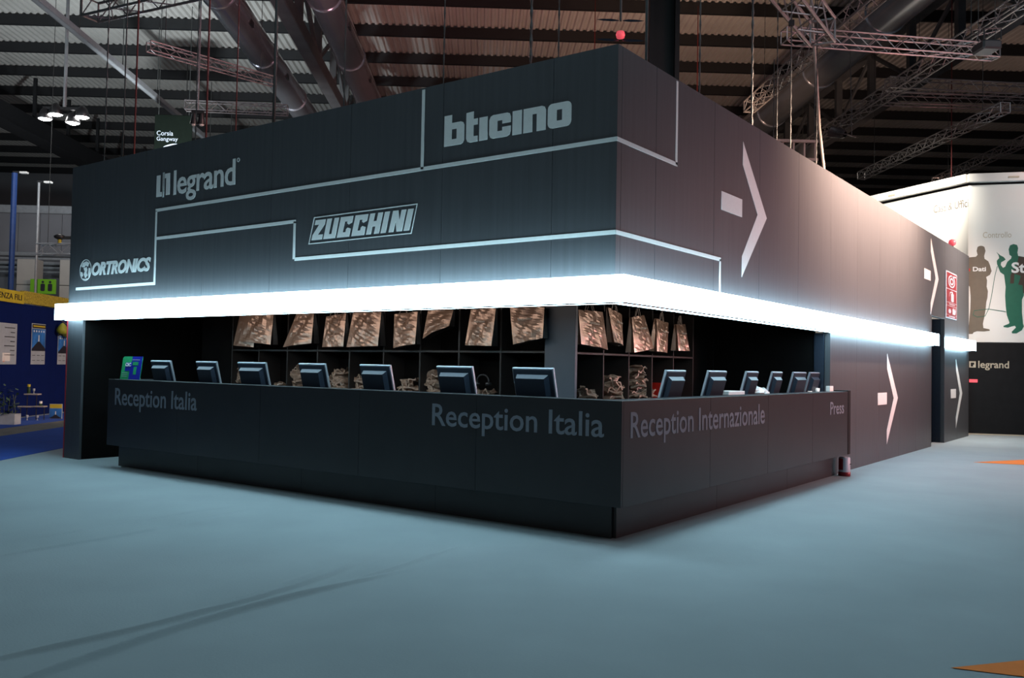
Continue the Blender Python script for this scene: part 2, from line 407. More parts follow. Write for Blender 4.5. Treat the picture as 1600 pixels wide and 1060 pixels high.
# ---- air ducts
def duct(r, label, z=10.5, rad=0.42, f0=16, f1=54):
    t = thing('air_duct', label, 'air duct', hall(r, 0, 0), HROT, 'round ventilation ducts under the roof')
    prof = [(0, f0)]; pts = []; rr = []
    f = f0
    while f < f1:
        pts += [(0, f, z), (0, f + 1.42, z)]; rr += [rad, rad]
        f += 1.45
    MB().tube(pts, rr, 28).build('duct_pipe', 'duct', t, smooth=True)
    f = f0 + 1.435
    k = 0
    while f < f1:
        if k % 3 == 0: MB().tube([(0, f - .05, z), (0, f - .045, z), (0, f + .045, z), (0, f + .05, z)], [rad, rad + .03, rad + .03, rad], 28, False).build('joint_ring', 'duct', t)
        f += 1.45; k += 1
    for k in range(8):
        f = f0 + 3 + 4.35 * k
        MB().box(rad * .82, rad * .98, f - .16, f + .16, z - .22, z - .02).build('air_grille', 'fixture', t)
    return t
duct(-6.55, 'shiny round duct nearest the blue stand, dropping behind the front wall')
duct(-4.0, 'shiny round duct with a reddish flank beside the dark girder')
duct(9.95, 'shiny round duct rising over the flank of the stand, lit violet', rad=0.52)
t = thing('cable_tray', 'pale straight cable tray running down the roof past the lit lamps', 'cable tray', hall(-11.33, 0, 0), HROT)
B('tray', 'pipe', t, -.08, .08, 17, 52, 10.44, 10.50)
for s in (-1, 1): B('side_rail', 'pipe', t, s * .08 - .012, s * .08 + .012, 17, 52, 10.44, 10.60)
for k in range(11): MB().tube([(0, 19 + 3 * k, 10.6), (0, 19 + 3 * k, 13.0)], .015, 5).build('hanger_rod', 'chain', t)

# ---- lattice trusses
def truss(p0, p1, size, label, m='truss', bay=None, group='aluminium lattice trusses'):
    p0, p1 = Vector(p0), Vector(p1); d = p1 - p0; L = d.length; ang = math.atan2(d.y, d.x)
    t = thing('lattice_truss', label, 'truss', p0, ang, group)
    s = size / 2; rr = max(0.018, size * 0.07)
    for a in (-s, s):
        for b in (-s, s):
            MB().tube([(0, a, b), (L, a, b)], rr, 8).build('chord', m, t)
    bay = bay or size * 1.1; nb = max(2, round(L / bay)); lat = MB()
    for k in range(nb):
        x0, x1 = L * k / nb, L * (k + 1) / nb
        if k % 2: x0, x1 = x1, x0
        for q0, q1 in (((x0, -s, -s), (x1, -s, s)), ((x0, s, -s), (x1, s, s)), ((x0, -s, -s), (x1, s, -s)), ((x0, -s, s), (x1, s, s))):
            lat.tube([q0, q1], rr * .5, 5, False)
    for x in (0, L):
        for q0, q1 in (((x, -s, -s), (x, -s, s)), ((x, s, -s), (x, s, s)), ((x, -s, -s), (x, s, -s)), ((x, -s, s), (x, s, s))):
            lat.tube([q0, q1], rr * .7, 5, False)
    tag(lat.build('lattice', m, t), kind='stuff')
    for x in (L * .12, L * .88): MB().tube([(x, 0, s), (x, 0, 13.36 - p0.z)], .008, 5).build('hanger_wire', 'chain', t)
    return t
truss(hall(-8.7, 19.67, 9.15), hall(-4.2, 17.25, 9.15), .42, 'grey box truss hanging level in the roof corner over the blue stand')
truss(hall(-8.09, 21.46, 9.0), hall(-5.68, 23.94, 9.0), .22, 'slender reddish truss ending at the duct nearest the blue stand')
truss(hall(3.6, 12.1, 7.5), hall(5.92, 15.42, 7.5), .42, 'thick blue-grey truss coming down towards the corner of the flank wall')
truss(hall(5.75, 16.95, 8.0), hall(10.25, 17.49, 8.0), .26, 'level truss under the shiny duct, ending at a black box lamp')
truss(hall(7.50, 25.0, 9.0), hall(7.75, 14.5, 9.0), .30, 'red-lit truss of three bright tubes slanting behind the wall corner')
truss(hall(10.7, 31.5, 9.0), hall(10.78, 15.5, 9.0), .30, 'long red-lit truss crossing over the flank wall and the level trusses')
truss(hall(10.4, 22.61, 9.0), hall(17.5, 23.05, 9.0), .28, 'upper of the two parallel level trusses near the white graphic wall')
truss(hall(10.9, 23.9, 9.0), hall(18.0, 24.05, 9.0), .28, 'lower of the two parallel level trusses near the white graphic wall')
truss(hall(12.45, 28.97, 8.0), hall(12.61, 21.1, 8.0), .24, 'pale lattice truss running down to the top edge of the white graphic wall')
truss(hall(15.23, 29.5, 8.0), hall(14.85, 22.0, 8.0), .24, 'short lattice truss above the cornice of the white graphic wall')
truss(hall(-12.72, 26.01, 4.6), hall(-10.6, 25.7, 4.6), .30, 'small white truss above the yellow banner of the blue stand', m='poster')
truss(hall(-8.83, 26.43, 9.0), hall(-5.9, 26.65, 9.0), .26, 'short level truss just above the front wall, left of the ducts')

# ---- chains, cables and hoses that hang from the roof
def chain(r, f, ztop, zbot, label, bridle=0.0, bead=True, rad=0.010, m='chain', name='hoist_chain', cat='chain', grp='chains hanging from the roof', sway=0.0):
    base = hall(r, f, zbot); t = thing(name, label, cat, base, HROT, grp)
    H = ztop - zbot; hb = bridle * 2.1 if bridle else 0
    pts, rr = [], []
    n = int((H - hb) / 0.09) if bead else 8
    for k in range(n + 1):
        z = hb + (H - hb) * k / n
        pts.append((sway * math.sin(PI * k / n), 0, z)); rr.append(rad * (1.25 if (k % 2 or not bead) else 0.6))
    MB().tube(pts, rr, 6).build('chain' if bead else 'cable', m, t, smooth=not bead)
    if bridle:
        for s in (-1, 1): MB().tube([(s * bridle, 0, 0), (0, 0, hb)], rad * .7, 5).build('bridle_rope', m, t)
        MB().lathe([(0, -.06), (.035, -.05), (.04, .0), (.035, .05), (0, .06)], 8, (0, 0, hb)).build('shackle', m, t)
    if bead:
        MB().bbox(-.04, .04, -.035, .035, H * .55, H * .55 + .10, .008).build('coupling', 'fixture', t)
    return t
chain(-5.69, 13.5, 12.9, 4.0, 'thin grey chain behind the far end of the front wall, nearest the lit lamps')
chain(-5.42, 13.5, 9.0, 4.0, 'thin pale rope rising behind the far end of the front wall', bead=False, rad=.008)
chain(-6.03, 15.5, 12.9, 4.4, 'dark red hose dropping left of the hanging green banner', bead=False, m='hose', name='drop_hose', cat='hose', grp='red hoses hanging from the roof', rad=.012)
chain(-4.19, 13.0, 12.9, 4.2, 'grey chain just beside the end of the cable tray, left of the ducts')
chain(-4.35, 14.0, 12.9, 4.2, 'red hose alongside the chain near the cable tray end', bead=False, m='hose', name='drop_hose', cat='hose', grp='red hoses hanging from the roof', rad=.012)
chain(-3.95, 14.2, 12.9, 4.2, 'thin red hose crossing the slender reddish truss', bead=False, m='hose', name='drop_hose', cat='hose', grp='red hoses hanging from the roof', rad=.008)
chain(-2.86, 12.1, 12.0, 4.2, 'thick dark cable between the duct ends and the girder', bead=False, rad=.018)
chain(-1.78, 11.2, 12.0, 4.0, 'chain in front of the second duct with a short rope to the wall top', bridle=.16)
chain(-0.50, 10.4, 12.0, 4.0, 'chain with a forked rope above the large lettering of the front wall', bridle=.30)
chain(0.55, 11.0, 12.0, 4.0, 'green-grey chain between the two forked ropes over the front wall', rad=.02)
chain(0.78, 9.6, 12.0, 3.9, 'chain with a forked rope close to the wall corner', bridle=.30)
chain(1.74, 9.6, 12.0, 3.9, 'pale cable hanging just before the black column', bead=False, rad=.014)
chain(2.50, 10.3, 12.0, 3.6, 'chain with a forked rope right behind the flank wall top', bridle=.28)
chain(3.94, 13.0, 12.0, 4.0, 'double chain hanging behind the head of the large upper arrow', rad=.018)
chain(4.98, 15.0, 12.0, 4.0, 'grey chain in front of the end of the violet duct')
chain(4.87, 14.0, 9.5, 4.0, 'chain ending low behind the flank wall, beside the lit duct end')
chain(6.12, 16.2, 12.0, 4.0, 'chain in front of the wooden crate rig over the flank wall')
for i, (r, f, x) in enumerate([(3.3, 27.0, 'behind the fan-shaped red lamp'), (6.6, 27.5, 'left of the red-lit truss'), (15.2, 21.5, 'before the level trusses'), (16.3, 22.0, 'at the far end of the level trusses'), (13.1, 24.5, 'near the black box lamp')]):
    chain(r, f, 12.9, 6.5, 'thin dark red hose high in the roof, ' + x, bead=False, m='hose', name='drop_hose', cat='hose', grp='red hoses hanging from the roof', rad=.012)
# brown rope that bends over the flank wall
t = thing('hanging_rope', 'brown rope sagging in a bend from the roof down over the flank wall', 'rope', hall(6.6, 17.0, 4.0), HROT)
MB().tube([(0.20, 0, 0), (0.0, 0, 1.2), (-0.12, 0, 2.2), (-0.2, 0, 3.4), (-0.3, 0, 4.6), (-0.32, 0, 6.5)], .03, 6).build('rope', 'cord', t, smooth=True)

# ---- column and small roof fixtures
t = thing('hall_column', 'tall black steel column rising behind the wall corner to the roof', 'column', hall(4.0, 20.0, 0), HROT)
B('web', 'column', t, -.24, .24, -.05, .05, 0, 13); B('flange', 'column', t, -.34, -.24, -.2, .2, 0, 13); B('flange', 'column', t, .24, .34, -.2, .2, 0, 13)
t = thing('blade_lamp', 'lamp with four dark flat blades and a glowing red lens above the wall corner', 'lamp', hall(2.12, 14.0, 6.72), HROT)
MB().tube([(0, 0, .3), (0, 0, 6.2)], .02, 6).build('stem', 'chain', t)
MB().lathe([(0, .02), (.06, .03), (.075, .08), (.06, .13), (0, .15)], 14).build('lens', 'redlens', t, smooth=True)
for zz, yy in ((.30, 0), (-.02, 0)):
    for s in (-1, 1):
        q = MB(); P = [(0.03, .02), (.14, .08), (.28, .07), (.38, .02), (.28, -.03), (.14, -.05), (.03, -.02)]
        q.add([(s * x, y * 1.2 - .02, zz + y * .75) for x, y in P] + [(s * x, y * 1.2 + .0 , zz + y * .75 + .012) for x, y in P], [tuple(range(7)), tuple(range(13, 6, -1))] + [(i, (i + 1) % 7, 7 + (i + 1) % 7, 7 + i) for i in range(7)])
        q.build('blade', 'plastic', t)
def lamp_cluster(loc, offs, label, r=.22, glow='lampglow', rod=None, grp='hanging hall lamps'):
    t = thing('hall_lamp_cluster', label, 'lamp', loc, HROT, grp)
    if rod: MB().tube([(0, 0, .3), (0, 0, rod)], .05 if rod < 5 else .018, 8).build('stem', 'pipe', t)
    B('crossbar', 'fixture', t, min(o[0] for o in offs) - .05, max(o[0] for o in offs) + .05, -.06, .06, .26, .34)
    for (x, z) in offs:
        h_ = MB().lathe([(.05, .34), (r * .6, .26), (r, .02), (r * .92, 0)], 16, (x, 0, z)).build('reflector', 'fixture', t, smooth=True)
        MB().lathe([(0, -.02), (r * .5, -.03), (r * .88, .01)], 16, (x, 0, z)).build('lens', glow, t)
    return t
lamp_cluster(hall(-12.33, 26.42, 8.5), [(-.55, -.02), (-.25, .12), (.25, -.12), (.52, .06)], 'cluster of four bright white lamps on a pole over the blue stand', r=.21, rod=4.4)
lamp_cluster(hall(-7.05, 22.0, 7.28), [(-.09, 0), (.09, 0)], 'pair of small lamps right of the hanging green banner', r=.09, glow='white', rod=6.0)
def spot(loc, rz, tilt, label, L=.38, r=.13):
    t = thing('stage_spotlight', label, 'spotlight', loc, rz, 'black spotlights on the trusses')
    t.rotation_euler = (tilt, 0, rz)
    inv = t.rotation_euler.to_matrix().inverted(); MB().tube([(0, 0, -.18), inv @ Vector((0, 0, 13.3 - loc[2]))], .01, 5).build('hanger_wire', 'chain', t)
    MB().lathe([(r * .5, 0), (r * .8, .06), (r, L), (r * 1.05, L), (r * .9, L - .03)], 14).build('housing', 'fixture', t, smooth=True)
    MB().lathe([(0, L - .05), (r * .85, L - .04)], 14).build('lens', 'screen', t)
    MB().tube([(-r * 1.2, 0, L * .4), (-r * 1.2, 0, -.18), (r * 1.2, 0, -.18), (r * 1.2, 0, L * .4)], .018, 6).build('yoke', 'fixture', t)
    return t
spot(hall(8.22, 20.0, 6.93), HROT + .6, -1.2, 'black spotlight beside the wooden crate rig, aimed down the flank')
spot((3.4, 8.6, 7.75), 1.1, 2.3, 'black spotlight high above the aisle beside the violet duct', .45, .15)
t = thing('crate_rig', 'open wooden crate rig slung under a truss over the flank wall', 'rig', hall(7.0, 21.0, 6.35), HROT)
for k in range(5): MB().box(-.45 + .25 * k, -.41 + .25 * k, -.9, .9, 0, .42).build('slat', 'beige', t)
for z in (0, .42): MB().box(-.47, .62, -.95, -.88, z - .03, z + .03).build('rail', 'beige', t)
for x in (-.4, .55): MB().tube([(x, -.9, .42), (x, -.9, 2.3)], .012, 5).build('hanger_rod', 'chain', t)
t = thing('box_lamp', 'large black box lamp with an open frame at the end of the level truss', 'lamp', hall(8.75, 15.2, 7.15), HROT)
B('housing', 'fixture', t, -.17, .17, -.2, .2, 0, .16, .03)
for x in (-.15, .15): MB().tube([(x, 0, .16), (x, 0, 6.0)], .006, 4).build('hanger_wire', 'chain', t)
for x in (-.15, .15):
    MB().tube([(x, -.18, .16), (x, -.18, .34)], .012, 6).build('frame_post', 'fixture', t)
MB().tube([(-.15, -.18, .34), (.15, -.18, .36)], .012, 6).build('frame_bar', 'fixture', t)

# hanging gangway banner
t = thing('hanging_banner', 'dark green hanging banner with the aisle name in two languages', 'banner', hall(-10.4, 30.0, 8.0), HROT)
B('cloth', 'gsign', t, -.62, .62, -.02, .02, 0, 1.68, .01)
fb = frame((0, -.02, 0), (1, 0, 0))
text('Corsia', fb, (-.54, .98, .0, 1.14), 'signwhite', t)
text('Gangway', fb, (-.54, .76, .16, .94), 'signwhite', t)
poly([stroke([(-.3 + .06 * k, .55 + .14 * math.sin(PI * (k + 1) / 14)) for k in range(12)], .05)], fb, 'signwhite', t, 'arc_mark')
for s in (-.5, .5): MB().tube([(s, 0, 1.68), (s, 0, 5.36)], .012, 5).build('hanger_rod', 'chain', t)

# ---- far walls of the hall
wl = struct(B('wall_back', 'farwall', None, -38, 38, 0, .2, 0, 13.4)); wl.location = hall(0, 57.5, 0); wl.rotation_euler = (0, 0, HROT)
wl = struct(bpy.data.objects.new('wall_left', None)); COL.objects.link(wl); wl.location = hall(0, 40, 0); wl.rotation_euler = (0, 0, HROT)
for k in range(14):
    B('cladding_panel', 'farwall', wl, -30 + .95 * k, -30 + .95 * k + .93, 0, .1, 0, 8.0, .01)
B('sill_beam', 'pipe', wl, -30, -16.9, -.15, .1, 7.85, 8.2, .02)
t = thing('pipe_run', 'bundle of pale horizontal pipes on the far grey hall wall', 'pipes', hall(-23.5, 39.7, 0), HROT)
for z, r in ((6.02, .10), (5.82, .06), (5.62, .08), (5.42, .06), (5.23, .06)): MB().tube([(-5, 0, z), (6.4, 0, z)], r, 8).build('pipe', 'pipe', t)
for x0, x1, lab in ((-19.64, -18.82, 'wide beige concrete pillar behind the yellow banner'), (-17.86, -17.3, 'beige concrete pillar partly hidden by the end of the front wall')):
    t = thing('concrete_pillar', lab, 'pillar', hall((x0 + x1) / 2, 38.6, 0), HROT, 'beige pillars of the far wall')
    h2 = (x1 - x0) / 2
    B('shaft', 'beige', t, -h2, h2, -.3, .3, 0, 4.55, .02); B('upper_shaft', 'beige', t, -h2, h2, -.3, .3, 4.57, 5.65, .02)
t = thing('restroom_sign', 'green box sign with two dark people pictograms above the yellow banner', 'sign', hall(-18.15, 37.8, 4.15), HROT)
B('face', 'signgreen', t, -.36, .38, 0, .1, 0, .62, .01); B('side_face', 'signgreen', t, -.66, -.40, .0, .3, 0, .62, .01)
fs = frame((0, 0, 0), (1, 0, 0))
for cx in (-.14, .16): poly([circ(cx, .5, .055, 10)], fs, 'ink', t, 'pictogram_head'); poly([rrect(cx - .09, .12, cx + .09, .43, .05)], fs, 'ink', t, 'pictogram_body')
for nm, px, f, z0, z1, m_, lab in (('lamp_pole', -15.55, 30.0, 4.0, 7.6, 'bluepole', 'tall blue pole with a small lamp behind the yellow banner'), ('lamp_pole', -14.75, 30.0, 4.4, 7.3, 'pipe', 'thin grey pole with a small lamp beside the white truss')):
    t = thing(nm, lab, 'pole', hall(px, f, 0), HROT)
    MB().tube([(0, 0, 0), (0, 0, z1)], .09 if m_ == 'bluepole' else .04, 8).build('pole', m_, t)
    B('arm', 'fixture', t, -.05, .35, -.04, .04, z1, z1 + .06); B('lamp_head', 'white', t, .18, .42, -.08, .08, z1 - .01, z1 + .05, .01)
t = thing('camera_head', 'small dark lamp head with a yellow collar on top of the white truss', 'lamp', hall(-12.1, 25.9, 4.76), HROT)
MB().lathe([(.05, 0), (.05, .12)], 10).build('collar', 'yellow', t); MB().lathe([(.05, .12), (.14, .16), (.16, .22), (.06, .28), (0, .28)], 12).build('head', 'fixture', t, smooth=True); B('arm', 'fixture', t, .05, .35, -.05, .05, .14, .22)

# ================================================================== THE STAND
stand = thing('exhibition_stand', 'large charcoal trade fair stand with pale lettering, lines and arrows', 'stand')
T = 0.08
fseams = [-9.48, -8.85, -7.49, -6.13, -4.77, -3.41, -2.05, -0.69, 0.0]
for a, b in zip(fseams[:-1], fseams[1:]):
    B('fascia_panel', 'wall', stand, a + (.002 if a > -9 else 0), b - (.002 if b < 0 else 0), 0, T, 2.07, 4.40, .002)
B('backing_board', 'black', stand, -9.46, -0.09, T + .001, T + .04, 2.1, 4.39)
yseams = [0.0, 0.75, 2.11, 3.44, 4.84, 6.25, 7.61, 8.97, 10.33, 11.69, 13.08]
for a, b in zip(yseams[:-1], yseams[1:]):
    B('fascia_panel', 'wall', stand, -T, 0, max(a, .081) + .002, b - .002, 2.07, 4.40, .002)
    if a >= 6.2: B('wall_panel', 'wall', stand, -T, 0, a + .002, b - .002, 0, 2.066, .002)
for a, b in ((13.08, 14.40),): B('door_header', 'wall', stand, -T, 0, a + .002, b - .002, 2.70, 4.40, .002)
for a, b in ((14.40, 15.86), (15.86, 17.31)):
    B('wall_panel', 'wall', stand, -T, 0, a + .002, b - .002, 0, 4.40, .002)
B('backing_board', 'black', stand, -T - .04, -T - .001, 0.1, 17.3, 2.71, 4.39)
B('backing_board', 'black', stand, -T - .04, -T - .001, 6.3, 13.0, 0, 2.69)
# doorway in the flank
B('door_leaf', 'black', stand, -.30, -.25, 13.08, 14.42, 0, 2.70, .004)
B('door_jamb', 'plastic', stand, -.30, -T - .001, 14.40, 14.44, 0, 2.70); B('door_jamb', 'plastic', stand, -.30, -T - .001, 13.04, 13.08, 0, 2.70)
# corner post at the far end of the front
B('end_post', 'wall', stand, -9.47, -9.04, 0, 0.04, 0, 2.065, .003)
tag(B('edge_strip', 'red', stand, -9.495, -9.472, -.004, 0.04, 0, 2.065), 'thin dark red edge strip')
# interior
B('interior_ceiling', 'inner', stand, -9.4, -.10, .13, 6.25, 2.30, 2.34)
B('interior_wall', 'inner', stand, -9.47, -9.05, .042, 2.06, 0, 2.3)
B('interior_wall', 'inner', stand, -9.10, -7.66, 2.06, 2.10, 0, 2.3)
B('interior_wall', 'inner', stand, -8.40, -7.66, 1.60, 1.66, 0, 2.3)
B('interior_wall', 'inner', stand, -9.9, -1.7, 6.0, 6.05, 0, 2.3)
B('interior_wall', 'inner', stand, -2.2, -.23, 6.25, 6.30, 0, 2.3)
B('interior_wall', 'inner', stand, -1.85, -1.80, 5.29, 6.25, 0, 2.3)
B('jamb_panel', 'plastic', stand, -.23, -.085, 6.235, 6.30, 0, 2.066, .003)
# the pale lines
def band(fn, pts, w=.04, name='line_stripe'):
    for a, b in zip(pts[:-1], pts[1:]):
        x0, x1 = sorted((a[0], b[0])); z0, z1 = sorted((a[1], b[1])); h = w / 2
        vert = abs(x1 - x0) < 1e-6
        c = [(x0 - h, z0 + h), (x1 + h, z0 + h), (x1 + h, z1 - h), (x0 - h, z1 - h)] if vert else [(x0 - h, z0 - h), (x1 + h, z0 - h), (x1 + h, z1 + h), (x0 - h, z1 + h)]
        poly([c], fn, 'line', stand, name)
band(FR, [(-7.20, 3.543), (-.02, 3.543)]); band(SD, [(.02, 3.543), (1.185, 3.543)]); band(SD, [(1.185, 3.52), (1.185, 4.40)])
band(FR, [(-2.328, 3.52), (-2.328, 4.40)])
band(FR, [(-7.20, 3.56), (-7.20, 2.54)]); band(FR, [(-9.25, 2.54), (-7.20, 2.54)])
band(FR, [(-7.16, 3.155), (-4.325, 3.155)]); band(FR, [(-4.325, 3.175), (-4.325, 2.69)]); band(FR, [(-4.29, 2.708), (-.02, 2.708)])
band(SD, [(.02, 2.708), (2.283, 2.708)]); band(SD, [(2.283, 2.73), (2.283, 2.32)])
# arrows on the flank
def arrow(y0, z0, name='arrow_mark'):
    o = [(0, 1.57), (.77, .79), (0, 0), (0, .24), (.47, .79), (0, 1.30)]
    poly([[(y0 + a, z0 + b) for a, b in o]], SD, 'line', stand, name)
    poly([[(y0 - .60, z0 + .69), (y0 - .01, z0 + .69), (y0 - .01, z0 + .895), (y0 - .60, z0 + .895)]], SD, 'line', stand, 'arrow_tail')
arrow(2.90, 2.57); arrow(12.97, 2.72); arrow(9.48, .265); arrow(15.70, .265)

# lettering: rounded lower-case word with a bracket emblem
def brackets(fn, u, v, s, m, parent):
    poly([[(u, v), (u + .17 * s, v), (u + .17 * s, v + .07 * s), (u + .09 * s, v + .07 * s), (u + .09 * s, v + .93 * s), (u + .17 * s, v + .93 * s), (u + .17 * s, v + s), (u, v + s)][0:8]], fn, m, parent, 'emblem')
    poly([[(u + .23 * s, v + s), (u + .40 * s, v + s), (u + .40 * s, v), (u + .23 * s, v), (u + .23 * s, v + .10 * s), (u + .30 * s, v + .10 * s), (u + .30 * s, v + .86 * s), (u + .23 * s, v + .86 * s)]], fn, m, parent, 'emblem')
def emblem(fn, u0, v0, u1, v1, m, parent):
    U = lambda a: u0 + (u1 - u0) * a; V = lambda a: v0 + (v1 - v0) * a
    poly([[(U(0), V(0)), (U(.42), V(0)), (U(.42), V(.20)), (U(.28), V(.20)), (U(.28), V(.98)), (U(0), V(.98))]], fn, m, parent, 'emblem')
    poly([[(U(.62), V(1)), (U(1), V(1)), (U(1), V(.02)), (U(.72), V(.02)), (U(.72), V(.80)), (U(.62), V(.80))]], fn, m, parent, 'emblem')
    for a in (.47, .55): poly([[(U(a), V(-.06)), (U(a + .025), V(-.06)), (U(a + .025), V(1.08)), (U(a), V(1.08))]], fn, m, parent, 'emblem')
emblem(FR, -7.215, 3.725, -6.90, 4.025, 'line', stand)
text('legrand', FR, (-6.81, 3.61, -5.48, 4.045), 'line', stand, bold=.014, space=.95)
poly([circ(-5.425, 4.02, .028, 12), circ(-5.425, 4.02, .018, 12)], FR, 'line', stand, 'registered_mark')
# heavy square lower-case word, drawn letter by letter
def RR(x0, x1, z0, z1, r=.05, c=(1, 1, 1, 1)): return rrect(x0, z0, x1, z1, r, 4, c)
z0, z1 = 3.735, 3.968
bt = [
 [[(-2.03, z0)] + [(-1.81, z0), (-1.78, z0 + .012), (-1.765, z0 + .04), (-1.765, z1 - .04), (-1.78, z1 - .012), (-1.81, z1), (-1.93, z1), (-1.93, 4.052), (-2.03, 4.052)], [(-1.93, z0 + .065), (-1.93, z1 - .065), (-1.865, z1 - .065), (-1.865, z0 + .065)]],
 [[(-1.74, 4.04), (-1.645, 4.045), (-1.645, z1), (-1.592, z1), (-1.592, z1 - .062), (-1.645, z1 - .062), (-1.645, z0 + .058), (-1.592, z0 + .058), (-1.592, z0), (-1.69, z0), (-1.722, z0 + .012), (-1.74, z0 + .045)]],
 [[(-1.572, z0), (-1.468, z0), (-1.468, z1), (-1.572, z1)]],
 [[(-1.446, z0 + .045), (-1.43, z0 + .012), (-1.40, z0), (-1.225, z0), (-1.195, z0 + .012), (-1.181, z0 + .045), (-1.181, z0 + .10), (-1.285, z0 + .10), (-1.285, z0 + .065), (-1.345, z0 + .065), (-1.345, z1 - .065), (-1.285, z1 - .065), (-1.285, z1 - .10), (-1.181, z1 - .10), (-1.181, z1 - .045), (-1.195, z1 - .012), (-1.225, z1), (-1.40, z1), (-1.43, z1 - .012), (-1.446, z1 - .045)]],
 [[(-1.161, z0), (-1.05, z0), (-1.05, z1), (-1.161, z1)]],
 [[(-1.031, z0), (-.925, z0), (-.925, z1 - .065), (-.875, z1 - .065), (-.875, z0), (-.770, z0), (-.770, z1 - .045), (-.785, z1 - .012), (-.815, z1), (-1.031, z1)]],
 [RR(-.749, -.485, z0, z1), [(-.648, z0 + .065), (-.648, z1 - .065), (-.588, z1 - .065), (-.588, z0 + .065)]],
]
for L in bt: poly(L, FR, 'line', stand, 'letter')
# slanted capitals in a slanted frame
zb, zt, sh = 2.911, 3.138, .27
def Zl(x, pts, w):
    return [(x + p[0] * w + p[1] * (zt - zb) * sh, zb + p[1] * (zt - zb)) for p in pts]
glyph = {
 'Z': [[(0, 0), (1, 0), (1, .25), (.52, .25), (1, .76), (1, 1), (.02, 1), (.02, .76), (.45, .76), (0, .25)]],
 'U': [[(0, 0), (1, 0), (1, 1), (.62, 1), (.62, .22), (.40, .22), (.40, 1), (0, 1)]],
 'C': [[(0, 0), (1, 0), (1, .38), (.72, .45), (.62, .38), (.62, .24), (.40, .24), (.40, .76), (.62, .76), (.62, .66), (.75, .60), (1, .68), (1, 1), (0, 1)]],
 'H': [[(0, 0), (.38, 0), (.38, .36), (.62, .36), (.62, 0), (1, 0), (1, 1), (.62, 1), (.62, .62), (.38, .62), (.38, 1), (0, 1)]],
 'I': [[(0, 0), (1, 0), (1, 1), (0, 1)]],
 'N': [[(0, 0), (.36, 0), (.36, .50), (.60, 0), (1, 0), (1, 1), (.64, 1), (.64, .52), (.40, 1), (0, 1)]],
}
for ch, x, w_ in (('Z', -4.022, .175), ('U', -3.822, .195), ('C', -3.598, .20), ('C', -3.364, .20), ('H', -3.134, .195), ('I', -2.912, .075), ('N', -2.792, .195), ('I', -2.573, .08)):
    poly([Zl(x, g, w_) for g in glyph[ch]], FR, 'line', stand, 'letter')
fo = [(-4.075, 2.866), (-2.459, 2.873), (-2.378, 3.186), (-3.988, 3.176)]
fi = [(-4.058, 2.877), (-2.468, 2.884), (-2.392, 3.175), (-3.979, 3.165)]
poly([fo, fi], FR, 'line', stand, 'letter_frame')
# italic capitals with a globe
text('ORTRONICS', FR, (-8.83, 2.715, -7.30, 2.912), 'line', stand, bold=.045, shear=.25, space=.95)
gx, gz, gr, grz = -9.01, 2.812, .165, .160
poly([circ(gx, gz, gr, 28, grz), circ(gx, gz, gr * .93, 28, grz * .93)], FR, 'line', stand, 'globe_ring')
for pts in ([(-.09, .11), (.02, .13), (.10, .10), (.06, .05), (.0, .07), (-.04, .04), (-.11, .05)], [(-.06, .03), (.03, .045), (.05, .0), (.03, -.04), (.06, -.08), (.0, -.12), (-.05, -.06), (-.02, -.02)],
            [(-.14, -.02), (-.09, -.03), (-.07, -.08), (-.10, -.10), (-.13, -.07)], [(.09, .03), (.13, .02), (.135, -.06), (.09, -.11), (.075, -.05)], [(-.07, -.12), (.0, -.135), (.06, -.12), (.04, -.15), (-.04, -.152)]):
    poly([[(gx + a, gz + b) for a, b in pts]], FR, 'line', stand, 'continent')

# ---- glowing band
t = thing('light_band', 'long glowing white light box wrapping round the front corner of the stand', 'light box', (0, 0, 0), 0, 'glowing white light boxes')
b = MB(); P = [(-9.49, -.2), (.2, -.2), (.2, 12.80), (.001, 12.80), (.001, -.001), (-9.49, -.001)]
b.add([(x, y, 2.068) for x, y in P] + [(x, y, 2.305) for x, y in P], [(5, 4, 3, 2, 1, 0), (6, 7, 8, 9, 10, 11)] + [(i, (i + 1) % 6, 6 + (i + 1) % 6, 6 + i) for i in range(6)])
b.build('diffuser', 'led', t)
b = MB().box(-9.49, .2, -.2, -.17, 2.058, 2.067); b.box(.17, .2, -.17, 12.8, 2.058, 2.067); b.build('edge_trim', 'plastic', t)
t = thing('light_band', 'short glowing white light box beyond the doorway in the flank', 'light box', (0, 14.42, 0), 0, 'glowing white light boxes')
B('diffuser', 'led', t, .001, .2, 0, 2.66, 2.068, 2.305, .004)
B('edge_trim', 'plastic', t, .17, .2, 0, 2.66, 2.058, 2.067)
t = thing('beacon_lamp', 'tiny orange-red ball lamp on the top edge of the far flank wall', 'lamp', (-.04, 15.45, 4.40))
MB().lathe([(0, 0), (.03, 0), (.03, .03)], 10).build('socket', 'fixture', t); MB().lathe([(.02, .03), (.07, .06), (.085, .11), (.07, .16), (0, .19)], 12).build('globe', 'redlens', t, smooth=True)
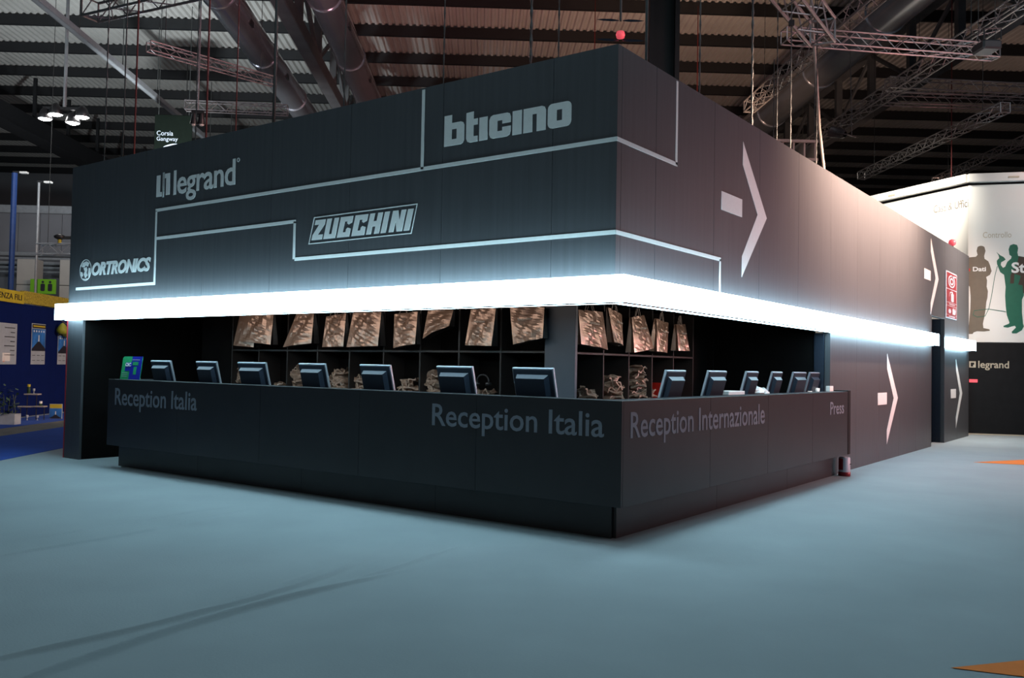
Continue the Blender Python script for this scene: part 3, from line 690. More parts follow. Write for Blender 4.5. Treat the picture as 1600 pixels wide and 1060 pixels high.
# fire safety sign
t = thing('fire_safety_sign', 'tall red sign with white hose reel, extinguisher and alarm pictograms', 'sign', (0, 15.05, 3.26))
B('board', 'signwhite', t, .002, .02, -.62, .62, -.52, .52, .004)
fg = frame((.02, 0, 0), (0, 1, 0))
for v0, v1 in ((.16, .48), (-.20, .14), (-.26, -.205 + .0), (-.46, -.28), (-.5, -.465)):
    pass
for v0, v1 in ((.14, .49), (-.16, .12), (-.235, -.175), (-.44, -.25), (-.50, -.45)):
    poly([[(-.54, v0), (.56, v0), (.56, v1), (-.54, v1)]], fg, 'signred', t, 'red_field')
fg2 = frame((.0235, 0, 0), (0, 1, 0))
poly([circ(-.02, .31, .38, 24, .14), circ(-.02, .31, .30, 24, .11)], fg2, 'signwhite', t, 'hose_reel_mark'); poly([circ(-.02, .31, .22, 20, .08), circ(-.02, .31, .13, 20, .045)], fg2, 'signwhite', t, 'hose_reel_mark'); poly([[(-.02, .44), (.5, .46), (.5, .43), (-.02, .41)]], fg2, 'signwhite', t, 'hose_reel_mark')
poly([rrect(-.08, -.14, .22, .04, .03)], fg2, 'signwhite', t, 'extinguisher_mark'); poly([[(-.02, .04), (.14, .04), (.1, .09), (.03, .09)]], fg2, 'signwhite', t, 'extinguisher_mark'); poly([stroke([(.0, .08), (-.2, .05), (-.28, -.04)], .025)], fg2, 'signwhite', t, 'extinguisher_mark')
poly([circ(-.22, -.36, .14, 14, .05)], fg2, 'signwhite', t, 'alarm_mark'); poly([[(.1, -.42), (.4, -.42), (.48, -.33), (.36, -.27), (.3, -.33), (.2, -.27), (.08, -.31)]], fg2, 'signwhite', t, 'alarm_mark')
for v in (-.205, -.475): poly([[(-.3, v - .008), (.36, v - .008), (.36, v + .008), (-.3, v + .008)]], fg2, 'signwhite', t, 'caption_bar')

# ================================================================== COUNTER
ct = thing('reception_counter', 'long black corner reception counter on a recessed plinth with grey lettering', 'counter')
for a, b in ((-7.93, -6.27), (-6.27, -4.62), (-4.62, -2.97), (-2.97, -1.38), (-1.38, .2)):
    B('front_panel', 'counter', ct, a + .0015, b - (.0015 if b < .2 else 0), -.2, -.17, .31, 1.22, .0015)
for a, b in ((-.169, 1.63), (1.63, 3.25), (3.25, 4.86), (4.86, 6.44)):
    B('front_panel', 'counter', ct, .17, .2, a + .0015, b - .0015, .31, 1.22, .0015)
tag(B('end_strip', 'black', ct, -.06, .205, 6.445, 6.56, .31, 1.235, .003), 'black strip at the counter end')  # narrow black strip across the far end of the counter
b = MB(); b.box(-7.93, .17, -.168, .05, 1.19, 1.218); b.box(-.05, .17, .05, 6.44, 1.19, 1.218); b.build('top_ledge', 'counter', ct)
B('end_panel', 'counter', ct, -7.93, -7.90, -.168, .55, .31, 1.218, .002)
B('side_ledge', 'counter', ct, -7.90, -7.45, .052, .40, 1.19, 1.218, .002)
b = MB(); b.box(-7.88, -.10, .07, .70, 1.00, 1.03); b.box(-.70, -.10, .70, 6.20, 1.00, 1.03); b.build('desk_top', 'black', ct)
for a, b_ in ((-7.96, -6.1), (-6.1, -4.1), (-4.1, -2.05), (-2.05, 0.0)):
    B('plinth_board', 'counter', ct, a + .0015, b_ - .0015, 0, .03, 0, .31, .001)
for a, b_ in ((.032, 2.2), (2.2, 4.4), (4.4, 6.53)): B('plinth_board', 'counter', ct, -.03, .03, a + .0015, b_ - .0015, 0, .31, .001)
B('plinth_board', 'counter', ct, -7.96, -7.93, .032, .6, 0, .31)
b = MB(); b.box(-7.9, .168, -.168, .6, .311, .33); b.box(-.6, .168, .6, 6.43, .311, .33); b.build('bottom_board', 'black', ct)
B('inner_panel', 'black', ct, -7.9, -.1, .60, .63, .33, .99); B('inner_panel', 'black', ct, -.66, -.63, .70, 6.2, .33, .99)
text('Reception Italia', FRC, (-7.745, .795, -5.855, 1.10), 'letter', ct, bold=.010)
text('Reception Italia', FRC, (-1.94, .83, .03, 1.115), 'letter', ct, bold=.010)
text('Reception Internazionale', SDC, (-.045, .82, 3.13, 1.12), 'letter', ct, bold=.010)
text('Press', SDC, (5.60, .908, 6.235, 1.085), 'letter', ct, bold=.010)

# ================================================================== SHELVES
def shelf_unit(label, n, wd, depth, loc, rz, z0=0.0, ztop=2.29):
    t = thing('shelf_unit', label, 'shelf', loc, rz, 'black pigeonhole shelf units')
    for k in range(n + 1): B('divider', 'shelf', t, k * wd - .012, k * wd + .012, 0, depth, 0, ztop, .002)
    for z in (0.04, 0.98, 1.655): B('shelf_board', 'shelf', t, .0, n * wd, .004, depth, z, z + .026, .002)
    B('back_board', 'inner', t, 0, n * wd, depth, depth + .02, 0, ztop)
    return t
M['shelf'] = mat('dark_brown_laminate', (0.028, 0.024, 0.023), 0.45, noise=0.12, scale=3)
shelf_unit('long black pigeonhole shelf unit facing the front, full of brown bags', 9, .6455, .40, (-7.631, 1.60, 0), 0)
shelf_unit('short black pigeonhole shelf unit facing the flank, with a red box', 5, .6455, .12 + .28, (-1.69, 2.05, 0), PI / 2)
t = thing('corner_pillar', 'plain slate grey pillar panel where the two shelf units meet', 'pillar', (-1.61, 1.58, 0))
B('pillar_board', 'slate', t, -.205, .205, 0, .05, 0, 2.29, .003)

# ================================================================== BAGS
def bag(label, q, side, seed, dark=False, handle=False, word=None, grp='brown carrier bags hung in the top pigeonholes'):
    """q: four corners (u, z) tl tr br bl of the hanging front face"""
    rnd = random.Random(seed)
    fn = frame((0, 1.5, 0), (1, 0, 0)) if side == 'f' else frame((-1.60, 0, 0), (0, 1, 0))
    cu = sum(p[0] for p in q) / 4; cz = min(p[1] for p in q)
    root = thing('carrier_bag', label, 'bag', fn(cu, cz), 0, grp)
    base = fn(cu, cz)
    nu, nv = 10, 14
    ph = [rnd.uniform(0, 6) for _ in range(6)]; fr_ = [rnd.uniform(5, 14) for _ in range(4)]
    def fp(a, c, off):
        tl, tr, br, bl = q
        u = (tl[0] * (1 - a) + tr[0] * a) * (1 - c) + (bl[0] * (1 - a) + br[0] * a) * c
        z = (tl[1] * (1 - a) + tr[1] * a) * (1 - c) + (bl[1] * (1 - a) + br[1] * a) * c
        e_ = math.sin(PI * a); d = .012 * e_ * math.sin(fr_[0] * a + ph[0] + 4 * c) + .013 * e_ * abs(math.sin(fr_[1] * c + ph[1] + 3 * a)) + .010 * math.sin(fr_[2] * (a * 1.6 + c) + ph[2]) * e_ + rnd.uniform(-.003, .003) * e_
        bulge = .035 * c * math.sin(PI * a)
        return fn(u, z, off + (d + bulge if off > 0 else d * .3)) - base
    dpt = .05 + .05 * rnd.random()
    b = MB()
    g = [[fp(i / nu, j / nv, .015 + .04 * (j / nv)) for i in range(nu + 1)] for j in range(nv + 1)]
    b.add([p for row in g for p in row], [(j * (nu + 1) + i, (j + 1) * (nu + 1) + i, (j + 1) * (nu + 1) + i + 1, j * (nu + 1) + i + 1) for j in range(nv) for i in range(nu)])
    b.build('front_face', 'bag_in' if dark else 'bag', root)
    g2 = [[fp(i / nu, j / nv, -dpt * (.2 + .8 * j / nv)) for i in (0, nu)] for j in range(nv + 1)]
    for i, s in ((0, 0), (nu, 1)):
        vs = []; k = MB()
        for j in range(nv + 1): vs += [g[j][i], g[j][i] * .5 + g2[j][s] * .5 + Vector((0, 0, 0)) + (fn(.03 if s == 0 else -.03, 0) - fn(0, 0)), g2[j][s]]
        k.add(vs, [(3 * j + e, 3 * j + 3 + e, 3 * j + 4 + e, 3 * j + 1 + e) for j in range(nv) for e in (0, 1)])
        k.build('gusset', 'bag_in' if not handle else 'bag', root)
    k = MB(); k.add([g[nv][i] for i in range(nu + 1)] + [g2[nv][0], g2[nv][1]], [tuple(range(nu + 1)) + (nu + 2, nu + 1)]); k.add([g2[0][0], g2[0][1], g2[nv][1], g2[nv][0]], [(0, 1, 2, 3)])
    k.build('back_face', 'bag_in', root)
    for sgn in (0, 1):
        a0, a1 = (.22, .55) if sgn == 0 else (.42, .75)
        p0 = fp(a0, .02, .02 if sgn == 0 else -.02); p1 = fp(a1, .02, .02 if sgn == 0 else -.02)
        tp = (p0 + p1) / 2 + Vector((0, 0, .13 if handle else .07))
        MB().tube([p0, (p0 * .35 + tp * .65) + Vector((0, 0, .02)), tp, (p1 * .35 + tp * .65) + Vector((0, 0, .02)), p1], .005, 5).build('handle', 'cord', root, smooth=True)
    if word:
        fn2 = lambda a, c, d=0.0: fp(a, 1 - c, .050) + (fn(0, 0, .002 + d) - fn(0, 0, 0))
        st = rnd.getstate(); text(word, fn2, (.30, .62, .70, .69), 'print', root, bold=.02)
    return root
W1 = 'bticino'
bag('brown bag hanging furthest from the corner, half behind an open one', [(-7.309, 2.20), (-6.915, 2.19), (-6.91, 1.709), (-7.398, 1.737)], 'f', 1)
_b = bag('wide brown bag swung sideways over the first one from the shelf end', [(-7.04, 2.20), (-6.40, 2.18), (-6.40, 1.747), (-7.125, 1.80)], 'f', 2)
_b.location.y -= .10
bag('smooth brown bag tilted towards the first shelf divider', [(-6.02, 2.19), (-5.652, 2.186), (-5.65, 1.766), (-6.247, 1.711)], 'f', 3)
bag('narrow creased brown bag with a folded hem', [(-5.402, 2.137), (-5.01, 2.173), (-5.007, 1.722), (-5.425, 1.713)], 'f', 4)
bag('shiny brown bag with a heavily crumpled lower half', [(-4.874, 2.179), (-4.347, 2.176), (-4.357, 1.732), (-4.944, 1.714)], 'f', 5)
bag('plain upright brown bag with a cut-out grip at its top', [(-4.11, 2.142), (-3.705, 2.17), (-3.704, 1.757), (-4.08, 1.703)], 'f', 6)
bag('brown bag tipped up to show its dark underside', [(-3.532, 2.183), (-3.113, 2.181), (-3.149, 1.977), (-3.576, 1.821)], 'f', 7)
bag('brown bag with several small pale prints, next to the last but one', [(-2.84, 2.175), (-2.461, 2.181), (-2.488, 1.734), (-2.889, 1.741)], 'f', 8, word=W1)
bag('large dark brown bag with a slanting hem beside the slate pillar', [(-2.254, 2.184), (-1.764, 2.18), (-1.757, 1.822), (-2.17, 1.749)], 'f', 9, word=W1)
bag('brown bag with cord handles and a shiny white reflection beside the pillar', [(1.921, 2.173), (2.475, 2.176), (2.55, 1.718), (1.933, 1.77)], 's', 10, handle=True, word=W1)
bag('brown bag turned half sideways on cord handles near the wall corner', [(2.60, 2.243), (2.947, 2.171), (2.926, 1.776), (2.70, 1.816)], 's', 11, handle=True, word=W1)
bag('pale brown bag swinging away to one side in the middle pigeonhole', [(3.205, 2.153), (3.54, 2.197), (3.75, 1.774), (3.218, 1.703)], 's', 12, handle=True, word=W1)
bag('brown bag above the red box', [(3.885, 2.173), (4.247, 2.131), (4.143, 1.715), (3.842, 1.734)], 's', 13, handle=True, word=W1)
bag('last small brown bag at the far end of the short shelf unit', [(4.484, 2.125), (4.77, 2.139), (4.843, 1.758), (4.495, 1.759)], 's', 14, handle=True, word=W1)

# heaps of folded bags in the lower pigeonholes
def sheet_mesh(seed):
    rnd = random.Random(seed); b = MB(); nx, ny = 9, 4; ph = [rnd.uniform(0, 6) for _ in range(5)]
    top = []
    for j in range(ny + 1):
        for i in range(nx + 1):
            x = (i / nx - .5) * .40; y = (j / ny - .5) * .26
            z = .018 * math.sin(14 * x + ph[0]) + .014 * math.sin(30 * x + ph[1]) + .012 * math.sin(18 * y + ph[2] + 9 * x) - .35 * x * x * 1.2 + rnd.uniform(-.004, .004)
            top.append((x, y + .015 * math.sin(20 * x + ph[3]), z))
    n = len(top); b.add(top + [(x, y, z - .012) for x, y, z in top],
        [(j * (nx + 1) + i, j * (nx + 1) + i + 1, (j + 1) * (nx + 1) + i + 1, (j + 1) * (nx + 1) + i) for j in range(ny) for i in range(nx)] +
        [(n + (j + 1) * (nx + 1) + i, n + (j + 1) * (nx + 1) + i + 1, n + j * (nx + 1) + i + 1, n + j * (nx + 1) + i) for j in range(ny) for i in range(nx)] +
        [(i, n + i, n + i + 1, i + 1) for i in range(nx)] + [(ny * (nx + 1) + i + 1, n + ny * (nx + 1) + i + 1, n + ny * (nx + 1) + i, ny * (nx + 1) + i) for i in range(nx)] +
        [(j * (nx + 1), (j + 1) * (nx + 1), n + (j + 1) * (nx + 1), n + j * (nx + 1)) for j in range(ny)] + [(j * (nx + 1) + nx, n + j * (nx + 1) + nx, n + (j + 1) * (nx + 1) + nx, (j + 1) * (nx + 1) + nx) for j in range(ny)])
    return b
protos = []
for s in range(4):
    o = sheet_mesh(50 + s).build('folded_bag', 'fold'); protos.append(o)
used = [False] * 4
def heap(side, u0, u1, ztop, label, lean=0.0):
    grp = 'folded bags: ' + label
    span = u1 - u0; n = max(3, int((ztop - 1.02) / .030)); cu = (u0 + u1) / 2
    for k in range(n):
        i = random.randrange(4)
        if used[i]: o = protos[i].copy(); COL.objects.link(o)
        else: o = protos[i]; used[i] = True
        t = k / max(1, n - 1); sc = 1.25 * (1 - .55 * t) * min(1.0, span / .45)
        u = cu + lean * t * span * .35 + random.uniform(-.03, .03); z = 1.035 + (ztop - 1.05) * t
        tilt = random.uniform(-.55, .55) + (.6 * random.choice((-1, 1)) if t > .35 else 0)
        if side == 'f': o.location = (u, 1.80 + random.uniform(-.02, .02), z); rz = random.uniform(-.8, .8)
        else: o.location = (-1.88 + random.uniform(-.02, .02), u, z); rz = PI / 2 + random.uniform(-.8, .8)
        o.rotation_euler = (random.uniform(-.2, .2), tilt * .8, rz); o.scale = (sc * random.uniform(.75, 1.0), .8, 1.6)
        tag(o, ('topmost bag of the ' if k == n - 1 else 'folded brown bag lower in the ') + label, 'bag', grp)
heap('f', -7.80, -7.45, 1.38, 'heap furthest along the long shelf', .2)
heap('f', -6.90, -6.52, 1.17, 'low heap beside the third monitor')
heap('f', -6.52, -6.10, 1.43, 'tall peaked heap left of the fourth monitor')
heap('f', -5.68, -5.22, 1.41, 'broad heap just right of the fourth monitor')
heap('f', -5.16, -4.78, 1.33, 'heap half hidden by the fifth monitor')
heap('f', -4.33, -3.93, 1.30, 'loose heap between the fifth and sixth monitors', .5)
heap('f', -3.87, -3.45, 1.38, 'peaked heap left of the sixth monitor')
heap('f', -2.98, -2.62, 1.20, 'low heap right of the sixth monitor')
heap('s', 2.45, 2.95, 1.22, 'low heap beside the slate pillar', -.3)
heap('s', 3.02, 3.62, 1.38, 'sloping heap in the second hole of the short shelf', -.6)
heap('s', 3.70, 4.32, 1.50, 'tallest heap, beside the red box', -.4)
# coiled headset lying on the low heap
t = thing('headset', 'black headset standing on the low heap behind the sixth monitor', 'headset', (-2.74, 1.62, 1.24))
MB().tube([(.09 * math.cos(a), 0, .07 + .08 * math.sin(a)) for a in [k * PI / 10 for k in range(-2, 13)]], .012, 6).build('headband', 'fixture', t, smooth=True)
for s in (-1, 1): MB().lathe([(0, -.02), (.035, -.02), (.04, 0), (.035, .02), (0, .02)], 12, (s * .085, 0, .04)).build('ear_cup', 'fixture', t, smooth=True)
t = thing('storage_box', 'bright red plastic box in a lower hole of the short shelf', 'box', (-1.86, 4.58, 1.006))
b = MB(); b.box(-.17, .17, -.24, .24, 0, .012); b.box(.155, .17, -.24, .24, .012, .28); b.box(-.17, -.155, -.24, .24, .012, .30); b.box(-.155, .155, -.24, -.225, .012, .30); b.box(-.155, .155, .225, .24, .012, .30); b.build('tub', 'redplastic', t)
b = MB(); b.box(-.185, .185, .24, .252, .27, .30); b.box(-.185, .185, -.252, -.24, .27, .30); b.box(.17, .182, -.24, .24, .262, .29); b.build('rim', 'redplastic', t)

# ================================================================== MONITORS
def monitor(label, loc, rz, wd=.47):
    t = thing('monitor', label, 'monitor', loc, rz, 'monitors standing behind the counter')
    th = math.radians(15)
    def tl(b):   # lean the slab: its top goes towards local -Y
        c, s = math.cos(th), math.sin(th)
        b.v = [(x, y * c - (z) * s, z * c + y * s + .125) for x, y, z in b.v]; return b
    h = .345; hw = wd / 2
    tl(MB().bbox(-hw, hw, -.014, .014, 0, h, .004)).build('bezel', 'rim', t)
    tl(MB().bbox(-hw + .010, hw - .010, -.022, -.0145, .004, h - .012, .003)).build('back_cover', 'plastic', t)
    a, bz, d = hw - .055, h - .065, .045
    hb = MB(); hb.add([(-a, -.0222, .02), (a, -.0222, .02), (a, -.0222, bz), (-a, -.0222, bz), (-a + .012, -.0222 - d, .035), (a - .03, -.0222 - d, .035), (a - .03, -.0222 - d, bz - .028), (-a + .012, -.0222 - d, bz - .028)],
        [(0, 1, 2, 3), (7, 6, 5, 4), (0, 4, 5, 1), (1, 5, 6, 2), (2, 6, 7, 3), (3, 7, 4, 0)])
    tl(hb).build('back_housing', 'plastic', t)
    tl(MB().box(-hw + .02, hw - .02, .0142, .0152, .02, h - .02)).build('screen', 'screen', t)
    MB().bbox(-.035, .035, -.02, .02, .012, .20, .006).build('stand_neck', 'plastic', t)
    MB().bbox(-.12, .12, -.09, .11, 0, .014, .005).build('stand_base', 'plastic', t)
    return t
DZ = 1.031
fm = [(-7.21, .23, .47, 0, 'monitor nearest the leaflet stand, at the far end of the long counter'), (-6.17, .23, .44, 0, 'second monitor from the leaflet stand, against the black opening'),
      (-5.24, .23, .52, .05, 'third monitor from the leaflet stand, before the first shelf heap'), (-4.12, .23, .46, 0, 'fourth monitor along the long counter, between two tall heaps'),
      (-3.09, .23, .47, 0, 'fifth monitor along the long counter, near its middle'), (-1.95, .23, .48, 0, 'sixth monitor along the long counter, left of the black headset'),
      (-.97, .23, .48, 0, 'monitor in front of the slate pillar, last before the counter corner')]
for x, y, wd, rz, lab in fm: monitor(lab, (x, y, DZ), rz, wd)
sm = [(1.55, .45, 'monitor beside the red box, first after the counter corner'), (2.60, .50, 'monitor on the short counter just before the white paper stack'), (3.64, .38, 'monitor right after the white paper stack'),
      (4.50, .36, 'fourth monitor of the short counter, after the crumpled paper'), (5.38, .52, 'last but one monitor before the flank wall, by a white cup'), (6.02, .42, 'last monitor, tight against the blue-grey jamb')]
for y, wd, lab in sm: monitor(lab, (-.23, y - .03, DZ), PI / 2, wd)

# leaflet stand at the far end
t = thing('leaflet_stand', 'green and blue leaflet board leaning back on the far end of the counter', 'leaflet stand', (-7.70, -.02, 1.219))
b = MB(); c, s = math.cos(.2), math.sin(.2)
def tilt(L, y0): return [(x, y0 - .0 + z * s * .35, z * c) for x, z in L]
def slab(L, y0, y1): b = MB(); n = len(L); return b.add(tilt(L, y0) + tilt(L, y1), [tuple(range(n)), tuple(range(2 * n - 1, n - 1, -1))] + [(i, (i + 1) % n, n + (i + 1) % n, n + i) for i in range(n)])
skw = lambda x, z: (x * 1.0 + .10 * z, z)
slab([skw(*p) for p in ((-.25, 0), (.24, 0), (.24, .325), (-.22, .325), (-.25, .30))], 0, .008).build('board', 'green', t)
slab([skw(*p) for p in ((-.04, .0), (.24, .0), (.24, .325), (-.01, .325), (-.01, .24), (-.16, .24), (-.16, .12), (-.04, .12))], -.0025, -.0005).build('blue_field', 'blueprint', t)
slab([skw(*p) for p in ((.02, .20), (.16, .20), (.16, .25), (.02, .25))], -.004, -.003).build('green_patch', 'green', t)
slab([skw(*p) for p in ((.06, .07), (.13, .07), (.13, .18), (.06, .18))], -.004, -.003).build('green_patch', 'green', t)
slab([skw(*p) for p in ((.0, .275), (.18, .275), (.18, .283), (.0, .283))], -.004, -.003).build('print_line', 'signwhite', t)
for z in (.04, .065, .09): slab([skw(*p) for p in ((-.22, z), (-.08, z), (-.08, z + .005), (-.22, z + .005))], -.004, -.003).build('print_line', 'signwhite', t)
fl_ = lambda a, q_, d=0.0: Vector((a + .10 * q_, -.0045 - d + q_ * s * .35, q_ * c))
text('CSC', fl_, (-.155, .185, -.02, .235), 'white', t, bold=.03)
MB().tube([(.1, .012, .01), (.1, .10, .005), (.1, .02, .16)], .006, 6).build('prop', 'signwhite', t)
# small things on the short counter
t = thing('paper_stack', 'stack of white papers between two monitors on the short counter', 'paper', (-.24, 3.12, DZ))
for k in range(5): B('sheet', 'white', t, -.11, .11, -.24 + .01 * (k % 2), .24, k * .045, k * .045 + .043, .003)
def crumple(label, loc, r, seed):
    rnd = random.Random(seed); b = MB(); n, m_ = 10, 8; vs = []
    for j in range(m_ + 1):
        for i in range(n):
            a, c_ = 2 * PI * i / n, PI * j / m_; q = r * rnd.uniform(.7, 1.05)
            vs.append((q * math.sin(c_) * math.cos(a), q * 1.5 * math.sin(c_) * math.sin(a), r * .9 - q * .9 * math.cos(c_)))
    b.add(vs, [(j * n + i, j * n + (i + 1) % n, (j + 1) * n + (i + 1) % n, (j + 1) * n + i) for j in range(m_) for i in range(n)])
    o = b.build('crumpled_paper', 'white'); o.location = loc; tag(o, label, 'paper', 'crumpled papers on the short counter')
crumple('larger crumpled white paper after the third monitor of the short counter', (-.25, 4.04, DZ + .1), .10, 3)
crumple('smaller crumpled grey paper next to the larger white one', (-.25, 4.30, DZ + .1), .085, 4)
B('tray', 'black', tag(thing('desk_tray', 'low black tray under the crumpled papers', 'tray', (-.25, 4.18, DZ)), None), -.13, .13, -.28, .28, 0, .10, .01)
def cup(label, loc, r=.035, h=.10):
    t = thing('cup', label, 'cup', loc, 0, 'white cups on the short counter')
    MB().lathe([(0, 0), (r * .8, 0), (r, h), (r * .93, h), (r * .75, .006), (0, .006)], 16).build('cup_wall', 'white', t, smooth=True)
    MB().tube([(0, r * .9, h * .8), (0, r * 1.7, h * .65), (0, r * 1.6, h * .35), (0, r * .85, h * .25)], .005, 6).build('cup_handle', 'white', t, smooth=True)
B('riser', 'black', tag(thing('desk_riser', 'low black riser by the last monitors', 'riser', (-.25, 6.0, DZ)), None), -.16, .03, -.30, .24, 0, .115, .005)
cup('small white cup before the last but one monitor', (-.14, 5.79, DZ + .116), .03, .075)
cup('taller white cup between the last two monitors', (-.12, 6.05, DZ + .116), .035, .115)
o = B('card_box', 'white', None, -.03, .03, -.08, .08, 0, .075, .004); o.location = (-.02, 6.30, 1.2185); tag(o, 'small white card box on the ledge next to the jamb', 'box')
# canister at the end of the plinth
t = thing('floor_canister', 'small white and dark red canister standing at the end of the plinth', 'canister', (.16, 6.43, 0))
MB().lathe([(0, 0), (.085, 0), (.085, .055), (.08, .06)], 18).build('base', 'signred', t, smooth=True)
MB().lathe([(.08, .06), (.08, .255), (.07, .27), (0, .272)], 18).build('body', 'signwhite', t, smooth=True)
b = MB(); b.add([(.083 * math.cos(a), .083 * math.sin(a), z) for z in (.09, .25) for a in [PI + .5 + k * .16 for k in range(8)]], [(k, k + 1, k + 9, k + 8) for k in range(7)]); b.build('red_label', 'signred', t)
MB().lathe([(0, 0), (.015, .0), (.015, .01)], 8, (.083, .0, .17)).build('dot', 'ink', t)

# ================================================================== BLUE STAND
A = Vector((-18.567, 3.113, 0)); D = Vector((-.6532, .7572, 0)); ang = math.atan2(D.y, D.x)
# this wall faces +X/-Y side: u runs along D, the viewer stands on the side of D x up
bs = thing('blue_stand', 'blue neighbouring stand with a yellow header banner', 'stand', A, ang)
def bsb(name, m, u0, u1, d0, d1, z0, z1, bev=None, parent=None): return B(name, m, parent or bs, u0, u1, -d1, -d0, z0, z1, bev)   # d: towards the viewer
for k in range(6): bsb('wall_board', 'blue', -3 + 1.5 * k + .003, -1.5 + 1.5 * k - .003, -.06, 0, 0, 2.84, .003)
bsb('header_banner', 'yellow', -3, .95, -.08, .03, 2.83, 3.13, .004); bsb('flower_banner', 'flower', .95, 6, -.08, .028, 2.86, 3.17, .004)
fb = frame((0, -.031, 0), (1, 0, 0))
text('WIRELESS SENZA FILI', fb, (-1.75, 2.91, .82, 3.05), 'ink', bs, bold=.01)
# carpets
def strip(name, m, r0, r1, f0, f1, z, lab, cat):
    t = B(name, m, None, r0, r1, f0, f1, 0, z); t.location = (HX, HY, 0); t.rotation_euler = (0, 0, HROT); tag(t, lab, cat); return t
strip('blue_carpet', 'bluecarpet', -9.02, -6.92, 9, 45, .006, 'bright blue carpet runner beside the grey carpet', 'carpet')
t = thing('floor_board_strip', 'dark wooden floor strip between the two blue carpets', 'floor', (HX, HY, 0), HROT)
for k in range(24): B('board', 'woodstrip', t, -9.96, -9.03, 12 + 1.2 * k, 12 + 1.2 * k + 1.19, 0, .005)
strip('blue_carpet', 'bluecarpet', -11.3, -9.97, 9, 45, .006, 'blue carpet at the foot of the blue stand wall', 'carpet')
def onblue(name, lab, cat, u, z=0.0, out=0.02, grp=None):
    p = A + D * u + Vector((D.y, -D.x, 0)) * out + Vector((0, 0, z)); return thing(name, lab, cat, p, ang, grp)
fz = frame((0, -.006, 0), (1, 0, 0))
t = onblue('poster', 'large pale blue price list poster, cut by the photo edge', 'poster', -.15, 1.32, .006, 'posters on the blue stand')
B('sheet', 'poster', t, -.8, .83, -.006, 0, 0, 1.0, .002)
for k in range(7): poly([[(.20 + .3 * (k % 2), .88 - .11 * k), (.72, .88 - .11 * k), (.72, .90 - .11 * k), (.20 + .3 * (k % 2), .90 - .11 * k)]], fz, 'ink', t, 'text_line')
poly([[(.12, .08), (.50, .08), (.50, .28), (.12, .28)]], fz, 'white', t, 'picture_box'); poly([circ(.2, .12, .06, 10)], fz, 'orange', t, 'orange_spot')
def lighthouse(u, lab, wd, hd):
    t = onblue('poster', lab, 'poster', u, 1.32, .006, 'posters on the blue stand')
    B('sheet', 'poster', t, -wd, wd, -.006, 0, 0, hd, .002)
    poly([[(-wd + .02, hd * .33), (wd - .02, hd * .33), (wd - .02, hd - .14), (-wd + .02, hd - .14)]], fz, 'sky', t, 'night_sky')
    f2 = frame((0, -.010, 0), (1, 0, 0))
    poly([[(-wd + .02, hd * .33), (wd - .02, hd * .33), (wd - .02, hd * .40), (.05, hd * .56), (-.05, hd * .56), (-wd + .02, hd * .38)]], f2, 'hill', t, 'dark_hill')
    poly([[(-.025, hd * .56), (.025, hd * .56), (.018, hd * .72), (-.018, hd * .72)]], f2, 'white', t, 'lighthouse')
    poly([[(-wd + .02, hd - .12), (wd - .02, hd - .12), (wd - .02, hd - .02), (-wd + .02, hd - .02)]], f2, 'hill', t, 'title_field')
    poly([[(-wd + .06, hd - .09), (wd - .06, hd - .09), (wd - .06, hd - .05), (-wd + .06, hd - .05)]], frame((0, -.014, 0), (1, 0, 0)), 'yellow', t, 'title_line')
    for k in range(5): poly([circ(-wd + .12 + k * (2 * wd - .24) / 4, hd - .2, .028, 8)], f2, 'white', t, 'icon_dot')
    for k in range(6):
        cx, cz = -wd + .14 + (k % 3) * (wd - .14), .10 + .13 * (k // 3)
        poly([[(cx - .08, cz), (cx + .08, cz), (cx + .08, cz + .012), (cx - .08, cz + .012)]], f2, 'ink', t, 'text_line')
lighthouse(1.87, 'narrow lighthouse poster in the middle of the blue wall', .40, 1.06)
lighthouse(3.45, 'lighthouse poster half hidden by the charcoal end post', .40, .92)
for u, lab in ((2.90, 'yellow-green pear balloon hanging further from the end post'), (3.30, 'yellow-green pear balloon hanging nearest the end post')):
    t = onblue('pear_decoration', lab, 'decoration', u, 2.14 - (.08 if u > 3 else 0), .18, 'pear balloons on the blue wall')
    MB().lathe([(0, 0), (.09, .01), (.14, .06), (.15, .12), (.12, .19), (.08, .25), (.05, .29), (.02, .31), (0, .31)], 16).build('fruit', 'pear', t, smooth=True)
    MB().tube([(0, 0, .31), (.01, 0, .36)], .010, 6).build('stalk', 'dbrown', t)
    MB().tube([(0, 0, .35), (0, .16, .45)], .004, 4).build('string', 'cord', t)
# low floor furniture before the blue wall, placed in hall coordinates
t = thing('planter', 'long white trough planted with dark leafy greenery', 'planter', hall(-10.72, 20.3, 0), HROT)
b = MB(); b.box(-.75, .45, -.12, .12, 0, .02); b.box(-.75, .45, -.14, -.12, 0, .24); b.box(-.75, .45, .12, .14, 0, .24); b.box(.43, .45, -.12, .12, .02, .24); b.box(-.75, -.73, -.12, .12, .02, .24); b.build('trough', 'poster', t)
B('soil', 'dbrown', t, -.73, .43, -.12, .12, .02, .20)
lv = MB(); rnd = random.Random(5)
for k in range(260):
    x, y, z = rnd.uniform(-.75, .5), rnd.uniform(-.16, .16), .2 + abs(rnd.gauss(0, .30)); a = rnd.uniform(0, 6.3); l = rnd.uniform(.07, .15)
    d = Vector((math.cos(a), math.sin(a), rnd.uniform(-.3, .8))).normalized(); sd = d.cross(Vector((0, 0, 1))).normalized() * l * .28; p = Vector((x, y, min(z, .85)))
    lv.add([p, p + d * l * .5 + sd, p + d * l, p + d * l * .5 - sd], [(0, 1, 2, 3)])
tag(lv.build('foliage', 'leaf', t), kind='stuff')
